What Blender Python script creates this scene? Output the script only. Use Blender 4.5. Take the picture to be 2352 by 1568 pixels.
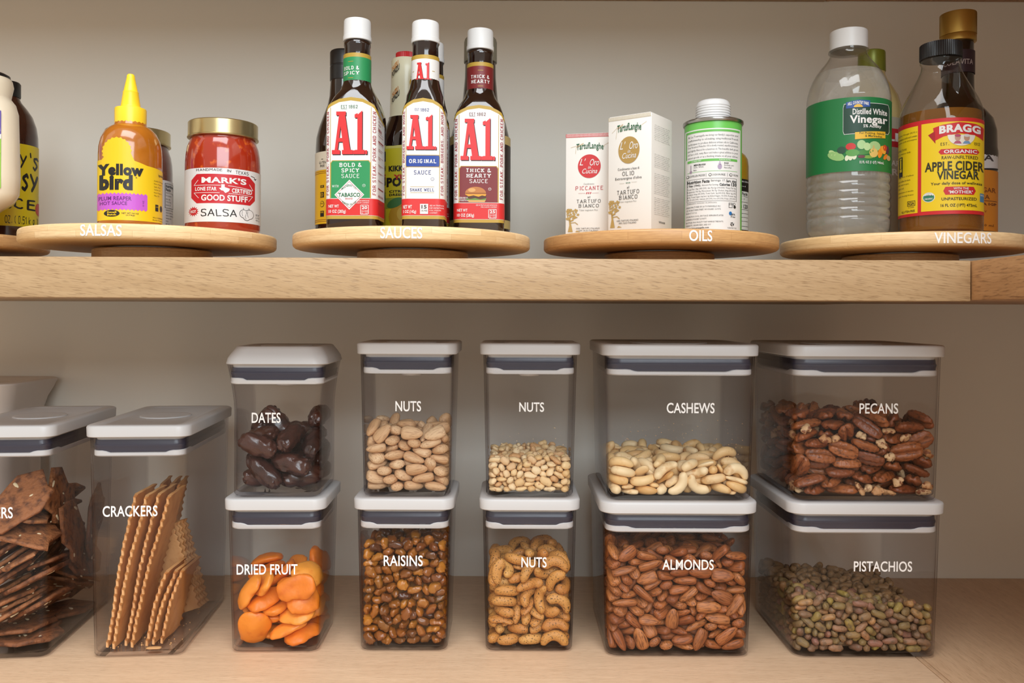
import bpy, bmesh, math, random
from mathutils import Vector, Matrix, Euler

for _o in list(bpy.data.objects):
    bpy.data.objects.remove(_o)
SC = bpy.context.scene
COL = SC.collection

# ------------------------------------------------------------------ camera
CAM_Z = .358
cam_data = bpy.data.cameras.new('camera')
cam_data.sensor_width = 36.0
cam_data.lens = 1944 / 2352 * 36
cam_data.shift_y = -66 / 2352
cam_data.clip_start = .02
cam = bpy.data.objects.new('camera', cam_data)
cam.location = (0, 0, CAM_Z)
cam.rotation_euler = (math.pi / 2, -.0043, 0)
COL.objects.link(cam)
SC.camera = cam

# ------------------------------------------------------------------ light
world = bpy.data.worlds.new('room_light')
SC.world = world
world.use_nodes = True
_bg = world.node_tree.nodes['Background']
_bg.inputs['Color'].default_value = (1.0, .89, .76, 1)
_bg.inputs['Strength'].default_value = .72


def area_light(name, loc, target, sx, sy, power, color):
    d = bpy.data.lights.new(name, 'AREA')
    d.shape = 'RECTANGLE'
    d.size, d.size_y = sx, sy
    d.energy, d.color = power, color
    o = bpy.data.objects.new(name, d)
    o.location = loc
    o.rotation_euler = (Vector(target) - Vector(loc)).to_track_quat('-Z', 'Y').to_euler()
    COL.objects.link(o)
    return o


area_light('ceiling_light_offscreen', (-.1, -.35, 2.3), (-.1, .9, .2), 1.6, 1.0, 42, (.94, .97, 1.0))
area_light('window_behind_camera_offscreen', (.75, -2.3, 1.75), (0, 1.0, .45), 2.2, 1.4, 78, (.80, .92, 1.0))
SC.view_settings.view_transform = 'Standard'
SC.view_settings.look = 'None'
SC.view_settings.gamma = 1
SC.view_settings.use_curve_mapping = False
SC.view_settings.exposure = .0
SC.cycles.transparent_max_bounces = 32
SC.cycles.max_bounces = 12
SC.cycles.transmission_bounces = 10
SC.cycles.glossy_bounces = 4
SC.cycles.diffuse_bounces = 5
SC.cycles.caustics_reflective = False
SC.cycles.sample_clamp_indirect = 4.0


# ------------------------------------------------------------------ helpers
def lin(c):
    c = c / 255
    return c / 12.92 if c <= .04045 else ((c + .055) / 1.055) ** 2.4


def rgb(r, g, b):
    return (lin(r), lin(g), lin(b), 1)


def finish(bm, me, sharp=.62, smooth=True):
    bmesh.ops.recalc_face_normals(bm, faces=bm.faces[:])
    for f in bm.faces:
        f.smooth = smooth
    for e in bm.edges:
        if len(e.link_faces) == 2 and e.calc_face_angle(0) > sharp:
            e.smooth = False
    bm.to_mesh(me)
    bm.free()
    return me


def link(name, data, parent=None, loc=(0, 0, 0), rot=(0, 0, 0)):
    o = bpy.data.objects.new(name, data)
    COL.objects.link(o)
    o.location = loc
    o.rotation_euler = rot
    if parent is not None:
        o.parent = parent
    return o


def obj(name, bm, mats, parent=None, sharp=.62, loc=(0, 0, 0), rot=(0, 0, 0), smooth=True):
    me = bpy.data.meshes.new(name)
    if not isinstance(mats, (list, tuple)):
        mats = [mats]
    finish(bm, me, sharp, smooth)
    for m in mats:
        me.materials.append(m)
    return link(name, me, parent, loc, rot)


def tag(o, label, cat, group=None):
    o['label'] = label
    o['category'] = cat
    if group:
        o['group'] = group
    return o


def thing(name, label, cat, loc=(0, 0, 0), rz=0, group=None):
    o = link(name, None, None, loc, (0, 0, rz))
    o.empty_display_size = .02
    return tag(o, label, cat, group)


def ring(hx, hy, r, seg=8):
    """closed rounded rectangle, counter clockwise seen from above"""
    r = max(min(r, hx, hy), 1e-5)
    pts = []
    for cx, cy, a0 in ((hx - r, hy - r, 0), (-hx + r, hy - r, 90), (-hx + r, -hy + r, 180), (hx - r, -hy + r, 270)):
        for k in range(seg + 1):
            a = math.radians(a0 + 90 * k / seg)
            pts.append((cx + r * math.cos(a), cy + r * math.sin(a)))
    return pts


def loft(sections, seg=8, cap0=True, cap1=True, bm=None, mod=None):
    """sections: (z, hx, hy, r); hy/r may be left out for round ones"""
    bm = bm or bmesh.new()
    prev = None
    for k, s in enumerate(sections):
        z, hx = s[0], s[1]
        hy = s[2] if len(s) > 2 else hx
        r = s[3] if len(s) > 3 else min(hx, hy)
        pts = ring(hx, hy, r, seg)
        if mod:
            pts = [mod(x, y, z) for x, y in pts]
        vs = [bm.verts.new((x, y, z)) for x, y in pts]
        if prev:
            n = len(vs)
            for i in range(n):
                j = (i + 1) % n
                bm.faces.new((prev[i], prev[j], vs[j], vs[i]))
        elif cap0:
            bm.faces.new(vs[::-1])
        prev = vs
    if cap1:
        bm.faces.new(prev)
    bmesh.ops.remove_doubles(bm, verts=bm.verts[:], dist=1e-6)
    return bm


def box_bm(x0, x1, y0, y1, z0, z1, bev=0, bm=None, seg=2):
    bm = bm or bmesh.new()
    r = bmesh.ops.create_cube(bm, size=1)
    for v in r['verts']:
        v.co = Vector((x0 + (v.co.x + .5) * (x1 - x0), y0 + (v.co.y + .5) * (y1 - y0), z0 + (v.co.z + .5) * (z1 - z0)))
    if bev:
        es = list({e for v in r['verts'] for e in v.link_edges})
        bmesh.ops.bevel(bm, geom=es, offset=bev, segments=seg, profile=.5, affect='EDGES')
    return bm


# ------------------------------------------------------------------ materials
class NT:
    def __init__(self, name):
        self.m = bpy.data.materials.new(name)
        self.m.use_nodes = True
        self.t = self.m.node_tree
        self.t.nodes.clear()
        self.out = self.t.nodes.new('ShaderNodeOutputMaterial')

    def n(self, kind, **kw):
        nd = self.t.nodes.new('ShaderNode' + kind)
        for k, v in kw.items():
            if k.startswith('i_'):
                key = k[2:]
                key = int(key) if key.isdigit() else key.replace('_', ' ')
                nd.inputs[key].default_value = v
            else:
                setattr(nd, k, v)
        return nd

    def l(self, a, b):
        self.t.links.new(a, b)

    def ramp(self, fac, stops):
        r = self.n('ValToRGB')
        el = r.color_ramp.elements
        while len(el) < len(stops):
            el.new(.5)
        for e, (p, c) in zip(el, stops):
            e.position = p
            e.color = c if len(c) == 4 else (*c, 1)
        self.l(fac, r.inputs[0])
        return r.outputs[0]

    def mix(self, fac, a, b, blend='MIX'):
        m = self.n('Mix', data_type='RGBA', blend_type=blend)
        for s, v in ((0, fac), (6, a), (7, b)):
            if hasattr(v, 'links') or hasattr(v, 'is_linked'):
                self.l(v, m.inputs[s])
            else:
                m.inputs[s].default_value = v
        return m.outputs[2]


def mat(name, col, rough=.5, metal=0, coat=0, spec=.5, bump=None, spots=None, sub=0, ior=None, vary=None):
    """plain procedural material; spots=(scale, colour2, lo, hi[, stretch]); bump=(scale, strength); vary=colours picked per object"""
    t = NT(name)
    b = t.n('BsdfPrincipled')
    b.inputs['Roughness'].default_value = rough
    b.inputs['Metallic'].default_value = metal
    b.inputs['Coat Weight'].default_value = coat
    b.inputs['Coat Roughness'].default_value = .06
    b.inputs['Specular IOR Level'].default_value = spec
    if sub:
        b.inputs['Subsurface Weight'].default_value = sub
        b.inputs['Subsurface Radius'].default_value = (.006, .003, .0015)
        b.inputs['Subsurface Scale'].default_value = .5
    cur = None
    if vary:
        oi = t.n('ObjectInfo')
        n = len(vary)
        cur = t.ramp(oi.outputs['Random'], [(i / max(1, n - 1), c) for i, c in enumerate(vary)])
    tc = t.n('TexCoord')
    if spots:
        mp = t.n('Mapping')
        if len(spots) > 4:
            mp.inputs['Scale'].default_value = spots[4]
        t.l(tc.outputs['Object'], mp.inputs[0])
        if vary:
            oi2 = t.n('ObjectInfo')
            vm = t.n('Vector Math'.replace(' ', ''), operation='SCALE')
            vm.inputs[0].default_value = (37., 17., 53.)
            t.l(oi2.outputs['Random'], vm.inputs['Scale'])
            t.l(vm.outputs[0], mp.inputs['Location'])
        nz = t.n('TexNoise')
        nz.inputs['Scale'].default_value = spots[0]
        nz.inputs['Detail'].default_value = 4
        t.l(mp.outputs[0], nz.inputs['Vector'])
        f = t.n('MapRange')
        f.inputs['From Min'].default_value = spots[2]
        f.inputs['From Max'].default_value = spots[3]
        t.l(nz.outputs[0], f.inputs[0])
        cur = t.mix(f.outputs[0], cur if cur is not None else col, spots[1])
    if cur is not None:
        t.l(cur, b.inputs['Base Color'])
    else:
        b.inputs['Base Color'].default_value = col
    if bump:
        mp2 = t.n('Mapping')
        if len(bump) > 2:
            mp2.inputs['Scale'].default_value = bump[2]
        t.l(tc.outputs['Object'], mp2.inputs[0])
        nz = t.n('TexNoise')
        nz.inputs['Scale'].default_value = bump[0]
        nz.inputs['Detail'].default_value = 3
        t.l(mp2.outputs[0], nz.inputs['Vector'])
        bp = t.n('Bump')
        bp.inputs['Strength'].default_value = bump[1]
        bp.inputs['Distance'].default_value = .002
        t.l(nz.outputs[0], bp.inputs['Height'])
        t.l(bp.outputs[0], b.inputs['Normal'])
    t.l(b.outputs[0], t.out.inputs[0])
    return t.m


def clear_mat(name, tint=(.965, .965, .97), edge=(.60, .58, .60), gloss=.04, rough=.02):
    """thin walled clear plastic or glass: see through, more reflective and darker at a grazing angle"""
    t = NT(name)
    lw = t.n('LayerWeight')
    lw.inputs['Blend'].default_value = .5
    p = t.n('Math', operation='POWER')
    p.inputs[1].default_value = 5
    t.l(lw.outputs['Facing'], p.inputs[0])
    fr = t.n('MapRange')
    fr.inputs['To Min'].default_value = gloss
    fr.inputs['To Max'].default_value = .9
    t.l(p.outputs[0], fr.inputs[0])
    p2 = t.n('Math', operation='POWER')
    p2.inputs[1].default_value = 3
    t.l(lw.outputs['Facing'], p2.inputs[0])
    c = t.mix(p2.outputs[0], (*tint, 1), (*edge, 1))
    tr = t.n('BsdfTransparent')
    t.l(c, tr.inputs[0])
    gl = t.n('BsdfGlossy')
    gl.inputs['Roughness'].default_value = rough
    mx = t.n('MixShader')
    t.l(fr.outputs[0], mx.inputs[0])
    t.l(tr.outputs[0], mx.inputs[1])
    t.l(gl.outputs[0], mx.inputs[2])
    t.l(mx.outputs[0], t.out.inputs[0])
    return t.m


def wood_mat(name, light, dark, pore, axis=0, slant=.0, rough=.45, scale=1.0, pores=.8):
    t = NT(name)
    tc = t.n('TexCoord')
    sep = t.n('Mapping')
    s1 = [170 * scale] * 3
    s1[axis] = 12 * scale
    rot = [0, 0, 0]
    rot[1 if axis == 0 else 0] = slant
    sep.inputs['Rotation'].default_value = rot
    t.l(tc.outputs['Object'], sep.inputs[0])
    st = t.n('Mapping')
    st.inputs['Scale'].default_value = s1
    t.l(sep.outputs[0], st.inputs[0])
    n1 = t.n('TexNoise')
    n1.inputs['Scale'].default_value = 1
    n1.inputs['Detail'].default_value = 6
    n1.inputs['Roughness'].default_value = .62
    n1.inputs['Distortion'].default_value = .72
    t.l(st.outputs[0], n1.inputs['Vector'])
    base = t.ramp(n1.outputs[0], [(.28, dark), (.5, tuple((a + b) / 2 for a, b in zip(light, dark))), (.68, light)])
    s2 = [900 * scale] * 3
    s2[axis] = 80 * scale
    sp = t.n('Mapping')
    sp.inputs['Scale'].default_value = s2
    t.l(sep.outputs[0], sp.inputs[0])
    n2 = t.n('TexNoise')
    n2.inputs['Scale'].default_value = 1
    n2.inputs['Detail'].default_value = 2
    t.l(sp.outputs[0], n2.inputs['Vector'])
    f = t.n('MapRange')
    f.inputs['From Min'].default_value = .53
    f.inputs['From Max'].default_value = .72
    f.inputs['To Max'].default_value = pores
    t.l(n2.outputs[0], f.inputs[0])
    c = t.mix(f.outputs[0], base, pore)
    b = t.n('BsdfPrincipled')
    b.inputs['Roughness'].default_value = rough
    t.l(c, b.inputs['Base Color'])
    bp = t.n('Bump')
    bp.inputs['Strength'].default_value = .25
    bp.inputs['Distance'].default_value = .001
    bp.invert = True
    t.l(f.outputs[0], bp.inputs['Height'])
    t.l(bp.outputs[0], b.inputs['Normal'])
    t.l(b.outputs[0], t.out.inputs[0])
    return t.m


def bamboo_mat(name, light, mid, dark):
    """laminated bamboo strips laid out on the UV map (metres)"""
    t = NT(name)
    uv = t.n('TexCoord')
    br = t.n('TexBrick')
    br.offset = .37
    br.inputs['Color1'].default_value = light
    br.inputs['Color2'].default_value = mid
    br.inputs['Mortar'].default_value = dark
    br.inputs['Scale'].default_value = 1
    br.inputs['Mortar Size'].default_value = .00012
    br.inputs['Mortar Smooth'].default_value = .3
    br.inputs['Brick Width'].default_value = .052
    br.inputs['Row Height'].default_value = .00745
    t.l(uv.outputs['UV'], br.inputs['Vector'])
    mp = t.n('Mapping')
    mp.inputs['Scale'].default_value = (90, 700, 1)
    t.l(uv.outputs['UV'], mp.inputs[0])
    nz = t.n('TexNoise')
    nz.inputs['Scale'].default_value = 1
    nz.inputs['Detail'].default_value = 3
    t.l(mp.outputs[0], nz.inputs['Vector'])
    f = t.n('MapRange')
    f.inputs['From Min'].default_value = .35
    f.inputs['From Max'].default_value = .8
    f.inputs['To Max'].default_value = .45
    t.l(nz.outputs[0], f.inputs[0])
    c = t.mix(f.outputs[0], br.outputs[0], dark)
    b = t.n('BsdfPrincipled')
    b.inputs['Roughness'].default_value = .42
    t.l(c, b.inputs['Base Color'])
    t.l(b.outputs[0], t.out.inputs[0])
    return t.m


_pm = {}


def ink(r, g, b, rough=.45, metal=0):
    k = (r, g, b, rough, metal)
    if k not in _pm:
        c = rgb(r, g, b)      # ink on paper or film reflects at most about four fifths of the light
        _pm[k] = mat('print_%d_%d_%d' % (r, g, b), (c[0] * .80, c[1] * .80, c[2] * .80, 1), rough, metal)
    return _pm[k]


WHITE_LID = mat('lid_white_plastic', rgb(203, 201, 201), .38)
PLASTIC = clear_mat('clear_container_plastic', (.997, .995, .996), (.56, .52, .54), .014)
GASKET = mat('dark_silicone_gasket', rgb(54, 53, 68), .35)
VINYL = mat('white_vinyl_lettering', rgb(246, 244, 242), .5)
GLASS = clear_mat('clear_bottle_glass', (.985, .988, .985), (.50, .50, .48), .045)
OAK_X = wood_mat('oak_grain_along_shelf', rgb(186, 155, 117), rgb(170, 138, 100), rgb(128, 97, 64), 0, -.13, .45, 1.0, .7)
OAK_Y = wood_mat('oak_grain_across_wing', rgb(192, 148, 104), rgb(166, 122, 80), rgb(116, 78, 48), 1, .04, .45, 1.0, .7)
OAK_LOW = wood_mat('pale_oak_worktop', rgb(230, 196, 162), rgb(216, 181, 147), rgb(190, 152, 118), 0, 0, .4, 1.0, .5)
OAK_LOWY = wood_mat('pale_oak_worktop_wing', rgb(222, 186, 150), rgb(206, 168, 132), rgb(176, 136, 102), 1, 0, .4, 1.0, .5)
BAMBOO_A = bamboo_mat('pale_bamboo', rgb(240, 208, 160), rgb(226, 188, 136), rgb(190, 146, 98))
BAMBOO_B = bamboo_mat('caramel_bamboo', rgb(214, 168, 112), rgb(198, 150, 98), rgb(160, 112, 68))
WALL = mat('taupe_wall_panel', rgb(233, 229, 219), .62, bump=(260, .03), spots=(2.2, rgb(230, 226, 216), .4, .6))
# ------------------------------------------------------------------ printing on surfaces
GLY = {k: v.split('|') for k, v in dict(
    A="00 39 60|13 53", B="00 09|09 49 58 56 45 05|45 54 53 51 40 00", C="58 49 29 07 02 20 40 51", D="00 09|09 39 57 52 30 00",
    E="50 00 09 59|05 45", F="00 09 59|05 45", G="58 49 29 07 02 20 40 52 54 34", H="00 09|50 59|05 55", I="20 29", J="59 52 40 20 02",
    K="00 09|59 04|25 50", L="09 00 50", M="00 09 34 69 60", N="00 09 50 59", O="29 07 02 20 40 62 67 49 29", P="00 09 49 58 55 44 04",
    Q="29 07 02 20 40 62 67 49 29|32 60", R="00 09 49 58 55 44 04|34 60", S="58 49 19 08 06 15 44 53 51 40 10 01", T="30 39|09 69",
    U="09 02 10 40 52 59", V="09 30 69", W="09 20 47 60 89", X="00 69|09 60", Y="09 34 69|34 30", Z="09 59 00 50").items()}
GLY.update({k: v.split('|') for k, v in {
    '0': "19 07 02 10 40 52 57 49 19", '1': "07 29 20", '2': "07 19 49 58 56 00 50", '3': "08 19 49 57 55 25|55 53 51 40 10 01",
    '4': "40 49 03 63", '5': "59 09 05 45 53 51 40 00", '6': "58 49 19 06 02 10 40 52 54 45 05", '7': "09 59 20",
    '8': "15 06 08 19 49 58 56 45 15 04 01 10 40 51 54 45", '9': "01 10 40 53 57 49 19 07 06 15 55",
    '&': "62 40 10 02 03 47 48 39 29 18 17 60", "'": "29 27", '.': "20 21", ',': "21 10", '(': "39 17 12 30", ')': "19 37 32 10",
    'y': "07 33|67 10", 's': "56 47 16 15 43 42 20 01", 'k': "00 09|46 03|13 40", 'g': "46 16 03 11 31 44|46 42 30 10", ' ': ""}.items()})

_fonts = {}
_tcache = {}


def text2d(s, bold=0., res=2):
    """flat filled text outline: list of 2D verts and faces"""
    k = (s, bold, res)
    if k in _tcache:
        return _tcache[k]
    cu = bpy.data.curves.new('txt', 'FONT')
    cu.body = s
    cu.size = 1
    cu.offset = bold
    cu.space_character = 1 + bold * 1.6
    cu.resolution_u = res
    cu.fill_mode = 'FRONT'
    o = bpy.data.objects.new('txt', cu)
    COL.objects.link(o)
    bpy.context.view_layer.update()
    me = bpy.data.meshes.new_from_object(o.evaluated_get(bpy.context.evaluated_depsgraph_get()))
    vs = [(v.co.x, v.co.y) for v in me.vertices]
    fs = [tuple(p.vertices) for p in me.polygons]
    bpy.data.meshes.remove(me)
    bpy.data.objects.remove(o)
    bpy.data.curves.remove(cu)
    _tcache[k] = (vs, fs)
    return vs, fs


def stroke_quads(pts, th, rnd=True):
    vs, fs = [], []
    for (x0, y0), (x1, y1) in zip(pts, pts[1:]):
        d = math.hypot(x1 - x0, y1 - y0) or 1e-6
        nx, ny = -(y1 - y0) / d * th / 2, (x1 - x0) / d * th / 2
        b = len(vs)
        vs += [(x0 + nx, y0 + ny), (x0 - nx, y0 - ny), (x1 - nx, y1 - ny), (x1 + nx, y1 + ny)]
        fs.append((b, b + 1, b + 2, b + 3))
    if rnd:
        for x, y in pts:
            b = len(vs)
            vs += [(x + th / 2 * math.cos(a * math.pi / 3), y + th / 2 * math.sin(a * math.pi / 3)) for a in range(6)]
            fs.append(tuple(range(b, b + 6)))
    return vs, fs


def stroke_text(s, th=1.4, serif=False, wob=0, gap=2.6, seed=3):
    rr = random.Random(seed)
    vs, fs = [], []
    x = 0
    for ch in s:
        if ch == ' ':
            x += 5
            continue
        w = 0
        for pl in GLY.get(ch, GLY.get(ch.upper(), [])):
            if not pl:
                continue
            pts = [(float(p[0]) + rr.uniform(-wob, wob), float(p[1]) + rr.uniform(-wob, wob)) for p in pl.split()]
            w = max(w, max(p[0] for p in pts))
            q = [(x + a, b) for a, b in pts]
            v2, f2 = stroke_quads(q, th, not serif or len(q) > 2)
            b = len(vs)
            vs += v2
            fs += [tuple(i + b for i in f) for f in f2]
            if serif:
                for e, e2 in ((q[0], q[1]), (q[-1], q[-2])):
                    if abs(e[1] - e2[1]) > abs(e[0] - e2[0]) * .8 and (e[1] < .2 or e[1] > 8.8):
                        b = len(vs)
                        sx, hh = 1.15 + th / 2, th * .55
                        y0 = e[1] if e[1] < 1 else e[1] - hh
                        vs += [(e[0] - sx, y0), (e[0] + sx, y0), (e[0] + sx, y0 + hh), (e[0] - sx, y0 + hh)]
                        fs.append((b, b + 1, b + 2, b + 3))
        x += w + gap + (th if serif else 0)
    return vs, fs


def rr_path(hx, hy, r):
    r = max(min(r, hx, hy), 1e-6)
    a, q, s = hx - r, math.pi * r / 2, 2 * (hy - r)

    def f(u):
        sg = 1 if u >= 0 else -1
        u = abs(u)
        if u <= a:
            return (sg * u, -hy, 0, -1)
        u -= a
        if u <= q:
            t = u / r
            return (sg * (a + r * math.sin(t)), -(hy - r) - r * math.cos(t), sg * math.sin(t), -math.cos(t))
        u -= q
        if u <= s:
            return (sg * hx, -(hy - r) + u, sg, 0)
        u -= s
        t = min(u / r, math.pi / 2)
        return (sg * (a + r * math.cos(t)), (hy - r) + r * math.sin(t), sg * math.cos(t), math.sin(t))
    return f


class Dec:
    """a printed label: 2D artwork in its own layout units, laid on a surface"""

    def __init__(self, surf, su=1, sv=None, cx=0, cy=0, v0=0, R=None, step=.003, u0=0, shear=0):
        self.surf, self.su, self.sv = surf, su, sv or su
        self.cx, self.cy, self.v0, self.R, self.step, self.u0, self.shear = cx, cy, v0, R, step, u0, shear
        self.items = []

    def uv(self, x, y):
        dx = (x - self.cx) * self.su
        v = self.v0 + (self.cy - y) * self.sv + self.shear * dx
        if self.R:
            dx = self.R * math.asin(max(-1, min(1, dx / self.R)))
        return dx + self.u0, v

    def raw_layers(self, vs, fs, m, layer, cut=True):
        """overlapping strokes lie a hair above one another, like wet ink"""
        cls = [[] for _ in range(6)]
        n4 = n6 = 0
        for f in fs:
            if len(f) == 6:
                cls[3 + n6 % 3].append(f)
                n6 += 1
            else:
                cls[n4 % 3].append(f)
                n4 += 1
        for k, c in enumerate(cls):
            if c:
                used = sorted({i for f in c for i in f})
                ix = {i: j for j, i in enumerate(used)}
                self.raw([vs[i] for i in used], [tuple(ix[i] for i in f) for f in c], m, layer + .13 * k, cut)

    def raw(self, vs, fs, m, layer=1, cut=True):
        self.items.append(([self.uv(*p) for p in vs], fs, m, layer, cut))

    def poly(self, pts, m, layer=1):
        self.raw(pts, [tuple(range(len(pts)))], m, layer)

    def rect(self, x0, y0, x1, y1, m, layer=1):
        self.poly([(x0, y0), (x1, y0), (x1, y1), (x0, y1)], m, layer)

    def frame(self, x0, y0, x1, y1, t, m, layer=1):
        for r in ((x0, y0, x1, y0 + t), (x0, y1 - t, x1, y1), (x0, y0, x0 + t, y1), (x1 - t, y0, x1, y1)):
            self.rect(*r, m, layer)

    def ell(self, x, y, rx, ry, m, layer=1, n=20, rot=0, a0=0, a1=360):
        c, s = math.cos(math.radians(rot)), math.sin(math.radians(rot))
        p = []
        full = a1 - a0 >= 360
        for k in range(n if full else n + 1):
            a = math.radians(a0 + (a1 - a0) * k / n)
            ex, ey = rx * math.cos(a), ry * math.sin(a)
            p.append((x + ex * c - ey * s, y + ex * s + ey * c))
        self.poly(p, m, layer)

    def star(self, x, y, r0, r1, n, m, layer=1):
        self.poly([(x + (r0 if k % 2 else r1) * math.cos(math.pi * k / n), y + (r0 if k % 2 else r1) * math.sin(math.pi * k / n)) for k in range(2 * n)], m, layer)

    def line(self, pts, th, m, layer=1):
        vs, fs = stroke_quads(pts, th)
        self.raw_layers(vs, fs, m, layer)

    def _fit(self, vs, fs, x0, y0, x1, y1, m, layer, rot=0, arch=0, cut=True, slope=0, multi=False):
        ax, bx = min(v[0] for v in vs), max(v[0] for v in vs)
        ay, by = min(v[1] for v in vs), max(v[1] for v in vs)
        out = []
        for vx, vy in vs:
            fx = (vx - ax) / ((bx - ax) or 1)
            fy = (vy - ay) / ((by - ay) or 1)
            if rot == 90:      # reads upward
                out.append((x0 + (x1 - x0) * (1 - fy), y1 - (y1 - y0) * fx))
            else:
                X = x0 + (x1 - x0) * fx
                out.append((X, y1 - (y1 - y0) * fy - arch * math.sin(math.pi * fx) + slope * (X - x0)))
        (self.raw_layers if multi else self.raw)(out, fs, m, layer, cut)

    def t(self, s, x0, y0, x1, y1, m, layer=2, bold=0., res=2, rot=0, arch=0, slope=0):
        vs, fs = text2d(s, bold, res)
        self._fit(vs, fs, x0, y0, x1, y1, m, layer, rot, arch, (x1 - x0) * self.su > .006 and (y1 - y0) * self.sv > .004, slope)

    def s(self, s, x0, y0, x1, y1, m, layer=2, th=1.5, serif=True, rot=0, arch=0, wob=0, slope=0, seed=3):
        vs, fs = stroke_text(s, th, serif, wob, seed=seed)
        self._fit(vs, fs, x0, y0, x1, y1, m, layer, rot, arch, True, slope, True)

    def para(self, lines, x0, y0, x1, lh, m, layer=2, h=.62, just=True):
        """small print, one string per line, width by length when not justified"""
        n = max(len(l) for l in lines)
        for k, l in enumerate(lines):
            w = (x1 - x0) * (1 if just and len(l) > n * .8 else len(l) / n)
            self.t(l, x0, y0 + k * lh, x0 + w, y0 + k * lh + lh * h, m, layer, 0, 1)

    def build(self, parent, name='label', off=.00025, gap=.00012, split=True):
        def make(nm, items, par):
            bm = bmesh.new()
            mats = []
            for uvs, fs, m, layer, cut in items:
                if m not in mats:
                    mats.append(m)
                mi = mats.index(m)
                b2 = bmesh.new()
                vv = [b2.verts.new((u, v, 0)) for u, v in uvs]
                for f in fs:
                    try:
                        b2.faces.new([vv[i] for i in f])
                    except ValueError:
                        pass
                if cut and self.step:
                    us = [u for u, v in uvs]
                    lo, hi = min(us), max(us)
                    k = math.floor(lo / self.step) + 1
                    while k * self.step < hi - 1e-6:
                        bmesh.ops.bisect_plane(b2, geom=b2.verts[:] + b2.edges[:] + b2.faces[:], plane_co=(k * self.step, 0, 0), plane_no=(1, 0, 0), dist=1e-6)
                        k += 1
                bmesh.ops.triangulate(b2, faces=b2.faces[:])
                mp = {}
                for v in b2.verts:
                    mp[v] = bm.verts.new(self.surf(v.co.x, v.co.y, off + gap * layer))
                for f in b2.faces:
                    try:
                        nf = bm.faces.new([mp[v] for v in f.verts])
                        nf.material_index = mi
                        nf.smooth = True
                    except ValueError:
                        pass
                b2.free()
            me = bpy.data.meshes.new(nm)
            bm.to_mesh(me)
            bm.free()
            for m in mats:
                me.materials.append(m)
            return link(nm, me, par)
        base = [i for i in self.items if i[3] == 0]
        rest = [i for i in self.items if i[3] > 0]
        o = make(name, base, parent) if base else parent
        if rest:
            make('printing' if base else name, rest, o)
        return o


def on_path(path):
    def f(u, v, off):
        x, y, nx, ny = path(u)
        return (x + nx * off, y + ny * off, v)
    return f


# ------------------------------------------------------------------ the pantry itself
SH_TOP, SH_BOT, SH_FRONT, WALL_Y, SEAM = .408, .3702, .78, 1.152, .4235


def struct(o):
    o['kind'] = 'structure'
    return o


struct(obj('wall_back', box_bm(-1.2, .98, WALL_Y, WALL_Y + .02, -.3, 1.6), WALL))
struct(obj('wall_right', box_bm(.80, .82, -.1, WALL_Y, -.3, 1.6), WALL))
struct(obj('wall_left', box_bm(-1.22, -1.2, .3, WALL_Y + .02, -.3, 1.6), WALL))


def shelf(name, label, x0, x1, y0, y1, z0, z1, m, band=None, bev=.0012):
    t = thing(name, label, 'shelf', ((x0 + x1) / 2, (y0 + y1) / 2, z0))
    t.location = (0, 0, 0)
    if band == 'front':
        obj('board', box_bm(x0, x1, y0 + .006, y1, z0 + .0008, z1, .0004), m, t)
        obj('front_edge', box_bm(x0, x1, y0, y0 + .0058, z0, z1, bev), m, t)
    elif band == 'left':
        obj('board', box_bm(x0 + .006, x1, y0, y1, z0 + .0008, z1, .0004), m, t)
        obj('front_edge', box_bm(x0, x0 + .0058, y0, y1, z0, z1, bev), m, t)
    return t


G = .0006
shelf('pantry_shelf', 'thick oak shelf carrying the four wooden turntables', -1.199, SEAM - G, SH_FRONT, WALL_Y - .001, SH_BOT, SH_TOP, OAK_X, 'front')
shelf('pantry_shelf', 'oak shelf wing meeting the turntable shelf at a right angle', SEAM + .0004, .799, -.05, WALL_Y - .001, SH_BOT + .0012, SH_TOP - .0002, OAK_Y, 'left')
shelf('pantry_shelf', 'pale oak bottom shelf under the clear food containers', -1.199, SEAM - G, .60, WALL_Y - .001, -.038, 0, OAK_LOW, 'front')
shelf('pantry_shelf', 'pale oak bottom shelf wing beside the pistachio container', SEAM + G, .799, -.05, WALL_Y - .001, -.038, -.0003, OAK_LOWY, 'left')
shelf('pantry_shelf', 'oak shelf above the bottles at the top edge', -1.199, SEAM - G, SH_FRONT, WALL_Y - .001, .7815, .8195, OAK_X, 'front')
shelf('pantry_shelf', 'oak shelf wing above the vinegar bottles', SEAM + .0004, .799, -.05, WALL_Y - .001, .7825, .8193, OAK_Y, 'left')

# ------------------------------------------------------------------ turntables
STEEL = mat('steel_bearing', rgb(150, 150, 150), .4, metal=.9)
TT_TOP, TT_BOT, TT_R = .4402, .4253, .1283


def uv_round(me, z_ref):
    """metres along the rim / across the top"""
    uvl = me.uv_layers.new(name='UVMap')
    for p in me.polygons:
        side = abs(p.normal.z) < .6
        for li in p.loop_indices:
            co = me.vertices[me.loops[li].vertex_index].co
            if side:
                a = math.atan2(co.x, -co.y)
                if abs(p.center.x) < .02 and p.center.y > 0 and a < 0:
                    a += 2 * math.pi
                uvl.data[li].uv = (a * TT_R + 1.3, co.z + z_ref)
            else:
                uvl.data[li].uv = (co.x + 1, co.y + 1)


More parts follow.
